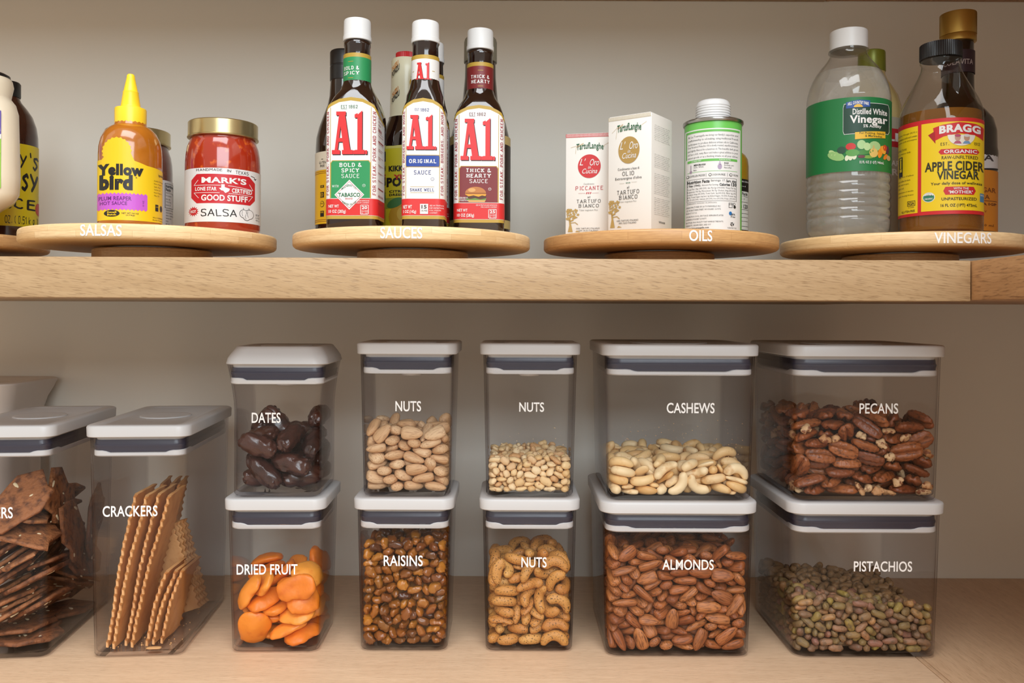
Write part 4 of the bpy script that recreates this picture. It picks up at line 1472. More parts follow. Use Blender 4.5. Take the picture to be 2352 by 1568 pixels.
# vegetables along the bottom
for x_, y_, rx, ry, c_, ro in ((372, 872, 52, 26, (150, 196, 120), 20), (350, 850, 24, 14, (190, 220, 150), 40), (404, 838, 26, 22, (40, 80, 60), 0), (458, 820, 30, 22, (206, 44, 40), 0), (450, 812, 12, 5, (60, 130, 60), 10), (468, 858, 40, 22, (90, 160, 70), 0), (436, 888, 12, 18, (226, 232, 200), 15), (458, 886, 12, 18, (226, 232, 200), 15), (480, 882, 12, 18, (226, 232, 200), 15), (520, 810, 26, 28, (176, 214, 150), 0), (552, 822, 20, 24, (190, 222, 160), 0), (596, 818, 34, 30, (170, 206, 140), 0), (540, 854, 50, 16, (70, 140, 60), -10), (520, 882, 22, 9, (110, 50, 60), 0), (590, 858, 25, 28, (232, 196, 110), 0), (590, 826, 5, 14, (210, 180, 110), 0), (630, 850, 14, 38, (240, 150, 40), 12), (648, 836, 14, 26, (244, 170, 60), -10), (656, 822, 12, 18, (206, 60, 40), 0), (672, 832, 10, 26, (90, 40, 80), 0), (660, 876, 10, 20, (236, 130, 40), 30), (678, 880, 12, 16, (206, 170, 120), 0), (560, 884, 30, 10, (130, 170, 70), 0)):
    D.ell(x_, y_, rx, ry, ink(*c_), 2 + (x_ % 7) * .12, 14, ro)
D.t('32 FL OZ (1 QT) 946mL', 508, 907, 650, 928, WHT, 3, .02, 1)
D.build(t)
LB = Dec(on_path(rr_path(.0429, .0429, .0429)), 1, 1, 0, 0, 0, step=.004)
LB.rect(-.0640, -.1444, .0640, -.0672, ink(236, 236, 232), 0)
LB.build(t, 'label_reverse')

t = thing('cider_vinegar_bottle', 'apple cider vinegar glass bottle with yellow and red label', 'bottle', (.4525, .8955, Z0), facing(.4525, .8955))
R_ = .0405
prof = [(0, .034), (.0015, .038), (.005, .0402), (.010, R_), (.120, R_), (.128, .0402), (.135, .0388), (.143, .0358), (.152, .0312), (.161, .0264), (.169, .0222), (.175, .0196), (.180, .0186), (.182, .0190), (.1835, .0200), (.1855, .0200), (.187, .0186)]


def facet(x, y, z):
    if .128 < z < .176:
        a = math.atan2(y, x)
        k = 1 - .03 * math.sin((z - .128) / .048 * math.pi) * abs(math.sin(6 * a))
        return x * k, y * k
    return x, y


obj('bottle_glass', loft(prof, seg=14, mod=facet), GLASS, t)
obj('vinegar', loft([(z + .003 * (z < .004), r - .0018) for z, r in prof if z < .129], seg=12), water_mat('amber_cider_vinegar', (.80, .52, .20, 1), .12, 1.34, .40, rgb(168, 112, 44)), t)
obj('cap', knurl(.0206, .1872, .2032, 64, .0005, .0012), BLACK_PL, t)
D = Dec(on_path(rr_path(R_, R_, R_)), .0001618, .000168, 993, 1228, .0196, R=R_, step=.003)
YB, RB = ink(250, 214, 20), ink(214, 30, 40)
D.rect(744, 648, 1242, 1228, RB, 0)
D.rect(746, 676, 866, 1210, YB, 1)
D.rect(886, 672, 1240, 1206, YB, 1)
D.poly([(952, 704), (1000, 690), (1096, 676), (1190, 684), (1236, 700), (1232, 776), (1180, 752), (1096, 744), (1010, 760), (962, 782)], RB, 2)
D.poly([(924, 744), (962, 724), (966, 800), (948, 776)], ink(180, 24, 34), 2)
D.t('BRAGG', 986, 696, 1216, 744, WHT, 3, .05, 3, arch=8)
D.ell(1108, 752, 76, 66, ink(244, 236, 224), 3, 28, 0, 0, 180)
for dx, c_, hair in ((-20, (206, 160, 140), (190, 70, 110)), (30, (200, 156, 132), (225, 222, 220))):
    D.ell(1108 + dx, 770, 16, 20, ink(*c_), 4)
    D.ell(1108 + dx, 757, 17, 9, ink(*hair), 5)
    D.poly([(1108 + dx - 24, 806), (1108 + dx - 12, 790), (1108 + dx + 12, 790), (1108 + dx + 22, 806)], ink(*(190, 90, 120) if dx < 0 else (120, 160, 200)), 4)
D.s('EST.', 994, 797, 1042, 814, BLK, 3, 1.3)
D.s('1912', 1178, 795, 1212, 812, BLK, 3, 1.3)
D.poly([(996, 836), (1196, 836), (1210, 852), (1196, 868), (996, 868), (982, 852)], RB, 2)
D.t('ORGANIC', 1012, 841, 1196, 863, WHT, 3, .03)
D.t('RAW-UNFILTERED', 1000, 878, 1202, 898, BLK, 2, .01)
D.t('APPLE CIDER', 906, 910, 1236, 968, ink(52, 50, 22), 2, .035, 3)
D.t('VINEGAR', 974, 968, 1210, 1020, ink(52, 50, 22), 2, .035, 3)
D.t('Your daily dose of wellness', 940, 1034, 1226, 1056, BLK, 2, .02)
D.poly([(1022, 1064), (1178, 1064), (1190, 1088), (1178, 1112), (1022, 1112), (1010, 1088)], RB, 2)
D.t('WITH THE', 1066, 1068, 1150, 1082, WHT, 3, .02)
D.t("'MOTHER'", 1040, 1086, 1172, 1106, WHT, 3, .03)
D.t('UNPASTEURIZED', 1000, 1128, 1196, 1146, BLK, 2, .02)
D.t('16 FL OZ (1PT) 473mL', 996, 1166, 1198, 1190, BLK, 2, .025)
D.ell(929, 1122, 35, 30, WHT, 2, 24)
D.ell(929, 1122, 31, 26, ink(50, 140, 110), 3, 24)
D.ell(929, 1112, 27, 14, WHT, 4, 20, 0, 180, 360)
D.t('USDA', 908, 1106, 950, 1118, ink(50, 120, 90), 5, .03, 1)
D.t('ORGANIC', 906, 1126, 952, 1136, WHT, 5, .03, 1)
D.rect(1214, 1098, 1238, 1150, ink(70, 140, 190), 2)
D.t('NON', 1217, 1104, 1236, 1116, WHT, 3, .02, 1)
D.para(['Cider Vinegar (ACV) is', 'contains acids and contains', 'acetic acids and enzymes.'], 748, 706, 862, 22, BLK, 2, .6)
D.para(['DIRECTIONS:', '1-2 times daily.'], 748, 798, 826, 24, BLK, 2, .55)
D.frame(752, 846, 776, 970, 5, BLK, 2)
D.rect(754, 940, 776, 970, BLK, 3)
D.frame(757, 862, 771, 920, 2, BLK, 2)
D.para(['daily dose of wellness', 'use online for more', 'info and recipes.', 'ENJOY ACV', 'mixed juice or smoothie', 'salad dressings & sauces'], 750, 968, 842, 24, BLK, 2, .55)
D.frame(806, 1132, 852, 1164, 3, BLK, 2)
D.t('KSA', 812, 1138, 846, 1158, BLK, 2, .03)
D.t('KOSHER', 812, 1168, 846, 1176, BLK, 2, 0, 1)
D.t('GLUTEN-FREE', 770, 1188, 850, 1202, BLK, 2, .02, 1)
D.build(t)

# white wine vinegar bottle with olive cap, behind
t = thing('wine_vinegar_bottle', 'pale wine vinegar bottle with olive green cap between the front vinegar bottles', 'bottle', (.4245, 1.002, Z0), facing(.4245, 1.002))
WINE = mat('pale_wine_vinegar', rgb(196, 178, 122), .1, coat=.4)
obj('bottle_glass', loft([(0, .030), (.002, .0328), (.006, .0335), (.150, .0335), (.162, .0325), (.174, .0290), (.184, .0235), (.193, .0180), (.2, .015), (.215, .0145)], seg=9), WINE, t)
obj('cap', loft([(.203, .0150), (.204, .0156), (.226, .0152), (.2275, .0146), (.2283, .013)], seg=9), mat('olive_green_cap', rgb(122, 128, 40), .35, metal=.3), t)
D = Dec(on_path(rr_path(.0335, .0335, .0335)), .000178, .000192, 600, 1330, .006, R=.0335, step=.003)
D.rect(440, 610, 770, 1310, ink(186, 180, 160), 0)
D.rect(440, 680, 770, 790, ink(196, 32, 44), 1)
D.t('MILLI', 520, 706, 760, 756, WHT, 2, .05)
D.t('WHITE VINEGAR', 470, 870, 770, 904, WHT, 2, .03)
D.t('WINE R', 520, 920, 762, 960, WHT, 2, .03)
D.build(t)

# tall dark balsamic bottle with gold cap
t = thing('balsamic_bottle', 'tall dark balsamic vinegar bottle with gold screw cap', 'bottle', (.5185, .9865, Z0), facing(.5185, .9865))
obj('bottle_glass', loft([(0, .036), (.002, .0395), (.006, .041), (.095, .041), (.1, .0418), (.104, .0418), (.108, .041), (.128, .0405), (.142, .037), (.152, .030), (.160, .0225), (.168, .0185), (.18, .0172), (.235, .0165), (.238, .0160)], seg=10), mat('near_black_bottle_glass', rgb(16, 10, 12), .06, coat=.6), t)
obj('cap', knurl(.0196, .2420, .2677, 50, .0003, .0014), GOLD_CAP, t)
obj('cap_skirt', loft([(.2335, .0186), (.2342, .0194), (.2408, .0194), (.2420, .0188)], seg=10), GOLD_CAP, t)
N = Dec(on_path(rr_path(.0173, .0173, .0173)), .0002, .0002, 0, 1300, 0, step=.002)
N.rect(-268, 190, 268, 320, ink(50, 22, 40), 0)
N.t('COLAVITA', -84, 246, 88, 276, ink(206, 196, 200), 1, .01)
N.build(t, 'neck_label', off=.0004)
D = Dec(on_path(rr_path(.041, .041, .041)), .000172, .000192, 1097, 1330, .006, R=.041, step=.003)
D.poly([(860, 960), (860, 860), (900, 826), (980, 806), (1097, 800), (1220, 806), (1300, 826), (1332, 860), (1332, 930), (1097, 952)], ink(226, 226, 230), 0)
D.rect(860, 945, 1335, 1300, ink(226, 140, 34), 0)
D.poly([(860, 962), (1097, 956), (1333, 934), (1333, 926), (1097, 946), (860, 952)], ink(30, 24, 30), 1)
D.t('COLAVITA', 900, 856, 1305, 892, ink(60, 54, 60), 2, .02)
D.t('BALSAMIC VINEGAR', 960, 1048, 1318, 1076, ink(130, 66, 20), 2, .01)
D.t('DI MODENA NA', 980, 1090, 1282, 1116, ink(130, 66, 20), 2, .01)
D.t('ACETO DI MODENA IGP', 960, 1136, 1324, 1152, ink(90, 30, 20), 2, .02, 1)
D.rect(900, 1124, 1325, 1127, ink(90, 30, 20), 2)
D.t('DAL MONTE ITALY', 1010, 1182, 1268, 1194, ink(150, 80, 20), 2, 0, 1)
D.t('(17 fl oz) 500 ml', 1090, 1260, 1306, 1280, ink(130, 66, 20), 2, .01, 1)
D.build(t)
# ------------------------------------------------------------------ what is in the containers
from mathutils import noise as mnoise
R90_ = math.pi / 2
S = 100.0            # the pouring is worked out in centimetres


def blob(L, W, T, prof=None, nu=10, nv=12, seed=0, amp=0., freq=1., ridge=0, bend=0., wr=0., wf=(1, 1, 1), dent=0.):
    """solid of revolution-like kernel lying along x; returns bmesh in metres"""
    bm = bmesh.new()
    off = Vector((seed * 13.7, seed * 5.1, seed * 9.3))

    def put(p):
        if amp:
            d = mnoise.noise(Vector(p) * freq / L + off)
            q = Vector((p[0], p[1] * (1 + amp * d * 2), p[2] * (1 + amp * d * 2))) + Vector((0, 0, 0))
            p = q
        if wr:      # wrinkles: creases between plump folds
            q = Vector((p[0] * wf[0], p[1] * wf[1], p[2] * wf[2])) / L + off
            d = abs(mnoise.noise(q)) * 1.6 + abs(mnoise.noise(q * 2.1)) * .7
            k = 1 - wr * (1 - min(1, d * 1.5))
            p = (p[0] * (1 - (1 - k) * .4), p[1] * k, p[2] * k)
        if dent:
            r2 = (p[0] / L) ** 2 + (p[1] / W) ** 2
            p = (p[0], p[1], p[2] - dent * T * math.exp(-r2 * 9) + dent * T * .55 * r2 * math.sin(seed + 3 * math.atan2(p[1], p[0])))
        if bend:
            a = p[0] / L * bend
            r = L / bend - p[1]
            p = (r * math.sin(a), L / bend - r * math.cos(a), p[2])
        return bm.verts.new(p)
    a0, a1 = put((-L / 2, 0, 0)), put((L / 2, 0, 0))
    rows = []
    for i in range(1, nu):
        t = i / nu
        x = -L / 2 * math.cos(math.pi * t)
        s = prof(t) if prof else math.sin(math.pi * t)
        row = []
        for j in range(nv):
            a = 2 * math.pi * j / nv
            k = 1 + ridge * math.cos(a * 2)
            row.append(put((x, W / 2 * s * math.cos(a) * k, T / 2 * s * math.sin(a) * k)))
        rows.append(row)
    for a, b in zip(rows, rows[1:]):
        for j in range(nv):
            bm.faces.new((a[j], a[(j + 1) % nv], b[(j + 1) % nv], b[j]))
    for j in range(nv):
        bm.faces.new((a0, rows[0][(j + 1) % nv], rows[0][j]))
        bm.faces.new((a1, rows[-1][j], rows[-1][(j + 1) % nv]))
    return bm


def to_mesh(bm, name, m, smooth=True):
    me = bpy.data.meshes.new(name)
    c = sum((v.co for v in bm.verts), Vector()) / len(bm.verts)
    for v in bm.verts:
        v.co -= c
    finish(bm, me, 1.2, smooth)
    me.materials.append(m)
    return me


def almond_prof(t):
    return math.sin(math.pi * t ** .74) ** (.58 + .62 * t * t)


def pecan_bm(seed, L=.031, W=.0185, T=.0115):
    """half kernel: two long lobes with a groove, wrinkled across"""
    bm = blob(L, W, T, lambda t: math.sin(math.pi * t) ** .6, 24, 28, seed)
    off = seed * 7.3
    for v in bm.verts:
        x, y, z = v.co
        g = math.exp(-(y / (W * .085)) ** 2) + .5 * math.exp(-((abs(y) - W * .40) / (W * .05)) ** 2)
        lob = math.exp(-((abs(y) - W * .27) / (W * .16)) ** 2)
        k = 1 + .22 * lob - .66 * g * (1 if z > 0 else .45)
        w = 1 + .10 * math.sin(x / L * 44 + off + 3 * mnoise.noise(Vector((x * 150, y * 150, off))))
        v.co.z = z * k * w
        v.co.y = y * (1 + .05 * math.sin(x / L * 40 + off))
        if z < 0:
            v.co.z *= .55
    return bm


def crisp_bm(seed):
    """broken shard of seeded crispbread"""
    r = random.Random(seed)
    n = 12
    a0 = r.uniform(0, 6)
    out = []
    for k in range(n):
        a = a0 + 2 * math.pi * k / n + r.uniform(-.2, .2)
        out.append((.036 * r.uniform(.66, 1.12) * math.cos(a) * 1.25, .026 * r.uniform(.66, 1.15) * math.sin(a) * 1.2))
    bm = bmesh.new()
    th = .0022

    def zz(x, y):
        return .0022 * mnoise.noise(Vector((x * 40 + seed, y * 40, 0))) - .7 * (x * x + y * y) * (1 if seed % 2 else -1)
    rings = []
    for k, (s, e) in enumerate(((0.0, .9), (.5, 1), (.93, .95), (1, .45))):
        if s:
            rings.append([[(x * s, y * s, e) for x, y in out]])
    rows = {}
    for sg in (1, -1):
        c = bm.verts.new((0, 0, zz(0, 0) + sg * th))
        prev = None
        for s, e in ((.18, 1), (.36, 1), (.52, 1), (.68, 1), (.83, 1), (.95, .95), (1, .62)):
            row = [bm.verts.new((x * s, y * s, zz(x * s, y * s) + sg * th * e * (1 + .55 * mnoise.noise(Vector((x * s * 190, y * s * 190, sg + seed))) + .3 * mnoise.noise(Vector((x * s * 420, y * s * 420, sg + seed)))))) for x, y in out]
            for i in range(n):
                j = (i + 1) % n
                f = (c, row[i], row[j]) if prev is None else (prev[i], row[i], row[j], prev[j])
                bm.faces.new(f if sg > 0 else f[::-1])
            prev = row
        rows[sg] = prev
    for i in range(n):
        j = (i + 1) % n
        bm.faces.new((rows[1][i], rows[-1][i], rows[-1][j], rows[1][j]))
    return bm


ALM = mat('brown_almond_skin', None, .48, vary=[rgb(180, 106, 54), rgb(152, 82, 38), rgb(190, 120, 64), rgb(140, 76, 38)], spots=(110, rgb(98, 50, 22), .46, .70, (1, 7, 7)), bump=(160, .35, (1, 6, 6)))
BLA = mat('pale_almond_skin', None, .6, vary=[rgb(222, 184, 142), rgb(204, 160, 116), rgb(226, 192, 152), rgb(212, 168, 124)], spots=(110, rgb(176, 132, 96), .5, .72, (1, 7, 7)), bump=(160, .3, (1, 6, 6)))
CSH = mat('cream_cashew', None, .5, vary=[rgb(240, 208, 154), rgb(228, 186, 124), rgb(244, 220, 176), rgb(214, 164, 98)], spots=(90, rgb(206, 152, 88), .56, .75), bump=(120, .15))
SEA = mat('seasoned_cashew', None, .55, vary=[rgb(206, 146, 72), rgb(190, 124, 56), rgb(216, 162, 88)], spots=(620, rgb(84, 56, 26), .57, .66), bump=(500, .3))
PNT = mat('peanut_piece', None, .6, vary=[rgb(238, 206, 154), rgb(222, 182, 126), rgb(242, 216, 172), rgb(206, 156, 104)], spots=(220, rgb(176, 110, 72), .62, .74), bump=(300, .2))
PEC = mat('pecan_kernel', None, .38, vary=[rgb(150, 82, 40), rgb(122, 62, 32), rgb(170, 100, 52), rgb(132, 70, 38)], spots=(150, rgb(74, 36, 18), .5, .72, (1, 3, 3)), bump=(220, .5))
PIS = mat('pistachio_kernel', None, .5, vary=[rgb(132, 112, 66), rgb(162, 120, 88), rgb(122, 96, 72), rgb(168, 146, 70), rgb(148, 100, 86), rgb(190, 140, 90), rgb(140, 118, 72), rgb(128, 92, 74)], spots=(170, rgb(104, 84, 62), .5, .72), bump=(260, .4, (1, 3, 3)))
RAI = mat('golden_raisin', None, .25, coat=.25, sub=.35, vary=[rgb(158, 94, 26), rgb(116, 62, 22), rgb(188, 122, 38), rgb(78, 40, 20), rgb(168, 102, 30), rgb(138, 76, 24)], spots=(150, rgb(112, 58, 22), .55, .8), bump=(300, .3))
DAT = mat('dark_date_skin', None, .28, coat=.3, vary=[rgb(62, 33, 27), rgb(78, 40, 29), rgb(52, 28, 25)], spots=(60, rgb(38, 20, 18), .5, .75), bump=(240, .35, (.4, 1, 1)))
APR = mat('dried_apricot', None, .42, sub=.3, vary=[rgb(240, 146, 40), rgb(232, 124, 30), rgb(246, 164, 62)], spots=(90, rgb(214, 104, 24), .55, .8), bump=(90, .5))
CRI = mat('seeded_rye_crisp', None, .7, vary=[rgb(164, 104, 62), rgb(142, 86, 50), rgb(180, 120, 74)], spots=(120, rgb(92, 52, 30), .46, .66), bump=(260, 1.0))
CRK = mat('baked_cracker', None, .6, vary=[rgb(226, 172, 112), rgb(216, 158, 98), rgb(230, 182, 124)], spots=(60, rgb(196, 134, 78), .48, .75), bump=(150, .3))
SEED = mat('pumpkin_and_oat_seed', rgb(226, 206, 168), .5)

KINDS = {
    # key: variants, material, hull margin
    'almond': ([blob(.0245 * k, .0142 * w, .0086 * w, almond_prof, 12, 12, s, .035, 2) for s, k, w in ((1, 1, 1), (2, 1.08, .95), (3, .92, 1.02), (4, 1.0, 1.06))], ALM),
    'pale_almond': ([blob(.0235 * k, .0150 * w, .0098 * w, almond_prof, 12, 12, s, .035, 2) for s, k, w in ((1, 1, 1), (2, 1.08, .95), (3, .92, 1.02), (4, 1.0, 1.06))], BLA),
    'cashew': ([blob(.031 * k, .0118, .0108, lambda t: (math.sin(math.pi * t) ** .5) * (.78 + .30 * t), 12, 10, s, .05, 2, 0, b) for s, k, b in ((1, 1, 2.6), (2, .92, 2.2), (3, 1.05, 2.9))] + [blob(.026, .012, .0058, lambda t: (math.sin(math.pi * t) ** .5) * (.8 + .28 * t), 12, 10, 4, .05, 2, 0, 1.7)], CSH),
    'seasoned_cashew': ([blob(.033 * k, .0128, .0118, lambda t: (math.sin(math.pi * t) ** .5) * (.78 + .30 * t), 12, 10, s, .08, 3, 0, b) for s, k, b in ((1, 1, 2.7), (2, .92, 2.3), (3, 1.06, 3.0))] + [blob(.027, .0126, .0062, lambda t: (math.sin(math.pi * t) ** .5) * (.8 + .28 * t), 12, 10, 4, .05, 2, 0, 1.7)], SEA),
    'peanut_piece': ([blob(.0132 * k, .0088, .0058 * w, lambda t: math.sin(math.pi * t) ** .55, 9, 10, s, .16, 3, wr=.12, wf=(4, 4, 4)) for s, k, w in ((1, 1, 1), (2, .8, 1.2), (3, .62, 1.1), (4, 1.1, .9))], PNT),
    'pecan_half': ([pecan_bm(s, .0318 * k, .0190 * k) for s, k in ((1, 1), (2, .92), (3, 1.06))] + [blob(.0135, .0098, .0075, None, 12, 12, 9, .3, 3, wr=.3, wf=(4, 4, 4)), blob(.0165, .0105, .0065, None, 12, 12, 5, .3, 3, wr=.3, wf=(4, 4, 4))], PEC),
    'pistachio_kernel': ([blob(.0148 * k, .0086 * w, .0076 * w, lambda t: math.sin(math.pi * t ** .88) ** .72, 12, 12, s, .10, 2.5, wr=.20, wf=(2.2, 5, 5)) for s, k, w in ((1, 1, 1), (2, 1.08, .94), (3, .9, 1.03), (4, .98, 1.08))], PIS),
    'raisin': ([blob(.0148 * k, .0108 * w, .0084 * w, lambda t: math.sin(math.pi * t) ** .7, 13, 14, s, .22, 3, wr=.34, wf=(4.2, 7, 7)) for s, k, w in ((1, 1, 1), (2, 1.12, .95), (3, .88, 1.05), (4, 1, 1.1))], RAI),
    'date': ([blob(.046 * k, .0245, .0215, lambda t: math.sin(math.pi * t) ** .55, 26, 28, s, .10, 2.5, wr=.26, wf=(3.2, 7.5, 7.5)) for s, k in ((1, 1), (2, .92), (3, 1.04))], DAT),
    'dried_apricot': ([blob(.038 * k, .033 * w, .0112, lambda t: math.sin(math.pi * t) ** .55, 20, 24, s, .10, 2.2, wr=.12, wf=(3.4, 3.4, 5), dent=.32) for s, k, w in ((1, 1, 1), (2, 1.08, .82), (3, .94, .98))], APR),
    'seeded_crisp': ([crisp_bm(s) for s in (1, 2, 3, 4)], CRI),
}
MESH = {k: [to_mesh(b, k, m) for b in bms] for k, (bms, m) in KINDS.items()}


def hull_mesh(me, keep=44):
    """collision hull in centimetres: the farthest vertex in each of many even directions"""
    bm = bmesh.new()
    vs = [v.co for v in me.vertices]
    ex = [max(abs(v[a]) for v in vs) or 1 for a in range(3)]
    pick = set()
    for k in range(keep):
        z = 1 - 2 * (k + .5) / keep
        a = k * 2.399963
        r_ = math.sqrt(1 - z * z)
        d = Vector((r_ * math.cos(a) / ex[0], r_ * math.sin(a) / ex[1], z / ex[2]))
        pick.add(max(range(len(vs)), key=lambda i: vs[i].dot(d)))
    for i in pick:
        bm.verts.new(vs[i] * S)
    r = bmesh.ops.convex_hull(bm, input=bm.verts[:])
    bmesh.ops.delete(bm, geom=[g for g in r['geom_interior'] if isinstance(g, bmesh.types.BMVert)], context='VERTS')
    m = bpy.data.meshes.new('hull')
    bm.to_mesh(m)
    bm.free()
    return m


PBR = mat('broken_pecan_flesh', None, .6, vary=[rgb(226, 196, 152), rgb(206, 160, 112), rgb(186, 128, 78)], spots=(200, rgb(128, 70, 36), .5, .6), bump=(260, .4))
for _m in MESH['pecan_half'][3:]:
    _m.materials.clear()
    _m.materials.append(PBR)
HULL = {k: [hull_mesh(m, 80 if k in ('seeded_crisp', 'date', 'pecan_half') else 44) for m in ms] for k, ms in MESH.items()}

#   container, kind, count, core box or None (cm: x0,x1,y0,y1, tops at the corners (x0y0,x1y0,x1y1,x0y1)), share poured into the gaps, label, heap label
FILL = [
    ('almonds', 'almond', 360, (-5.2, 7.1, -5.0, 7.1, (9.3, 6.4, 6.8, 9.6)), .60, 'brown almond inside the container lettered ALMONDS', 'brown almonds filling the middle of the container lettered ALMONDS'),
    ('pistachios', 'pistachio_kernel', 500, (-5.9, 7.1, -5.8, 7.1, (4.0, 2.8, 4.0, 5.2)), .44, 'pistachio kernel inside the container lettered PISTACHIOS', 'pistachio kernels filling the middle of the container lettered PISTACHIOS'),
    ('pecans', 'pecan_half', 235, (-4.6, 6.95, -4.2, 6.95, (4.8, 4.8, 4.8, 4.8)), .58, 'pecan half inside the container lettered PECANS', 'pecans filling the middle of the container lettered PECANS'),
    ('cashews', 'cashew', 226, None, 0, 'cream cashew inside the container lettered CASHEWS', ''),
    ('peanuts', 'peanut_piece', 318, (-2.6, 2.6, -2.6, 4.3, (2.6, 3.2, 3.6, 3.0)), .45, 'peanut piece inside the container above the speckled cashews', 'peanut pieces in the middle of the container above the speckled cashews'),
    ('seasoned', 'seasoned_cashew', 168, None, 0, 'speckled brown cashew in the container under the chopped peanuts', ''),
    ('blanched', 'pale_almond', 168, None, 0, 'pale almond in the container above the raisins', ''),
    ('raisins', 'raisin', 400, (-2.7, 2.9, -2.8, 4.3, (4.4, 9.2, 10.2, 5.4)), .62, 'golden raisin inside the container lettered RAISINS', 'golden raisins in the middle of the container lettered RAISINS'),
    ('fruit', 'dried_apricot', 40, None, 0, 'orange dried apricot in the container lettered DRIED FRUIT', ''),
    ('dates', 'date', 20, None, 0, 'dark wrinkled date in the container lettered DATES', ''),
    ('crackers2', 'seeded_crisp', 38, None, 0, 'brown seeded crisp shard in the tall container beside the pale crackers', ''),
]


def pour():
    rnd = random.Random(11)
    bpy.ops.rigidbody.world_add()
    rw = SC.rigidbody_world
    rw.substeps_per_frame = 5
    rw.solver_iterations = 12
    col = bpy.data.collections.new('pouring')
    rw.collection = col
    SC.gravity = (0, 0, -42)
    tmp, statics, bodies = [], [], []

    def static(bm, shape, loc=(0, 0, 0), rot=(0, 0, 0)):
        m = bpy.data.meshes.new('s')
        bm.to_mesh(m)
        bm.free()
        o = bpy.data.objects.new('s', m)
        COL.objects.link(o)
        o.location, o.rotation_euler = loc, rot
        statics.append((o, shape))
        tmp.append(o)
    for ci, (key, kind, n, core, gapshare, *_r) in enumerate(FILL):
        t, half, zl = CONT[key]
        ox = ci * 40.0
        a0, b0 = [v * S for v in half(.006, .0021)]
        a1, b1 = [v * S for v in half(zl, .0021)]
        z0, z1, tall = .5, zl * S, 150.0
        static(box_bm(-14, 14, -14, 14, -3, z0), 'CONVEX_HULL', (ox, 0, 0))
        for ax, s_ in ((0, 1), (0, -1), (1, 1), (1, -1)):
            h0, h1 = (a0, a1) if ax == 0 else (b0, b1)
            ang = math.atan2(h1 - h0, z1 - z0)
            # a wall slab with its inner face through the tapering side
            bm = bmesh.new()
            pts = []
            for zz in (-1, tall):
                hh = h0 + math.tan(ang) * (min(zz, z1 + 6) - z0)
                for d in (0, 4):
                    for e in (-14, 14):
                        p = (s_ * (hh + d), e, zz) if ax == 0 else (e, s_ * (hh + d), zz)
                        pts.append(bm.verts.new(p))
            bmesh.ops.convex_hull(bm, input=pts)
            static(bm, 'CONVEX_HULL', (ox, 0, 0))
        rc = 1.2 if a0 > 6 else .85
        for sx in (1, -1):
            for sy in (1, -1):
                bm = bmesh.new()
                pts = []
                for zz in (-1, tall):
                    k = min(1, max(0, zz / z1))
                    hx, hy = a0 + (a1 - a0) * k, b0 + (b1 - b0) * k
                    c = rc * (2 - math.sqrt(2))
                    for p in ((hx - c, hy), (hx, hy - c), (hx + 2, hy + 2)):
                        pts.append(bm.verts.new((sx * p[0], sy * p[1], zz)))
                bmesh.ops.convex_hull(bm, input=pts)
                static(bm, 'CONVEX_HULL', (ox, 0, 0))
        if core:
            bm = bmesh.new()
            cx0, cx1, cy0, cy1, tops = core
            pts = [bm.verts.new((x, y, 0)) for x, y in ((cx0, cy0), (cx1, cy0), (cx1, cy1), (cx0, cy1))]
            pts += [bm.verts.new((x, y, h)) for (x, y), h in zip(((cx0, cy0), (cx1, cy0), (cx1, cy1), (cx0, cy1)), tops)]
            bmesh.ops.convex_hull(bm, input=pts)
            static(bm, 'CONVEX_HULL', (ox, 0, 0))
        L = max(max(v.co.length for v in m.vertices) for m in HULL[kind]) * 2
        cell = L * (.80 if kind not in ('seeded_crisp',) else .62)
        hx, hy = a0 - L * .42, b0 - L * .42
        nx, ny = max(1, int(2 * hx / cell) + 1), max(1, int(2 * hy / cell) + 1)
        if kind == 'seeded_crisp':
            nx = ny = 1
        cells = [(0 if nx == 1 else -hx + 2 * hx * i / (nx - 1), 0 if ny == 1 else -hy + 2 * hy * j / (ny - 1)) for i in range(nx) for j in range(ny)]
        gap = [c for c in cells if core and (c[0] < core[0] + .2 or c[0] > core[1] - .2 and core[1] < a0 - 1 or c[1] < core[2] + .2)]
        k, z = 0, z0 + L * .5
        ng = int(n * gapshare) if gap else 0
        while k < n:
            layer = gap if k < ng else cells
            if k >= ng and core:
                z = max(z, max(core[4]) + L * .6)
            rnd.shuffle(layer)
            for cx, cy in layer:
                if k >= n:
                    break
                vi = rnd.randrange(len(HULL[kind]))
                if kind == 'pecan_half' and vi > 2 and rnd.random() < .35:
                    vi = rnd.randrange(3)
                o = bpy.data.objects.new('b', HULL[kind][vi])
                COL.objects.link(o)
                o.location = (ox + cx + rnd.uniform(-.06, .06) * cell, cy + rnd.uniform(-.06, .06) * cell, z + rnd.uniform(-.05, .05) * L)
                o.rotation_euler = [rnd.uniform(0, 6.28) for _ in range(3)]
                if kind == 'seeded_crisp':
                    o.location = (ox + rnd.uniform(-.3, .3), rnd.choice((-3.3, -3.3, 3.2)) + rnd.uniform(-.2, .2), z)
                    o.rotation_euler = (rnd.uniform(.7, 1.35) * rnd.choice((-1, 1)), rnd.uniform(-.3, .3), R90_ + rnd.uniform(-.16, .16))
                bodies.append((o, ci, vi))
                tmp.append(o)
                k += 1
            z += L * .80 if kind != 'seeded_crisp' else 3.6
    for o, ci, vi in bodies:
        col.objects.link(o)
    for o, sh in statics:
        col.objects.link(o)
    for o, ci, vi in bodies:
        rb = o.rigid_body
        rb.collision_shape = 'CONVEX_HULL'
        rb.use_margin = True
        rb.collision_margin = .01
        rb.friction = {'raisin': .75, 'date': .75, 'dried_apricot': .5, 'seeded_crisp': 1.0}.get(FILL[ci][1], .5)
        rb.angular_damping = .35
        rb.linear_damping = .08
        rb.restitution = 0
        rb.mass = .1
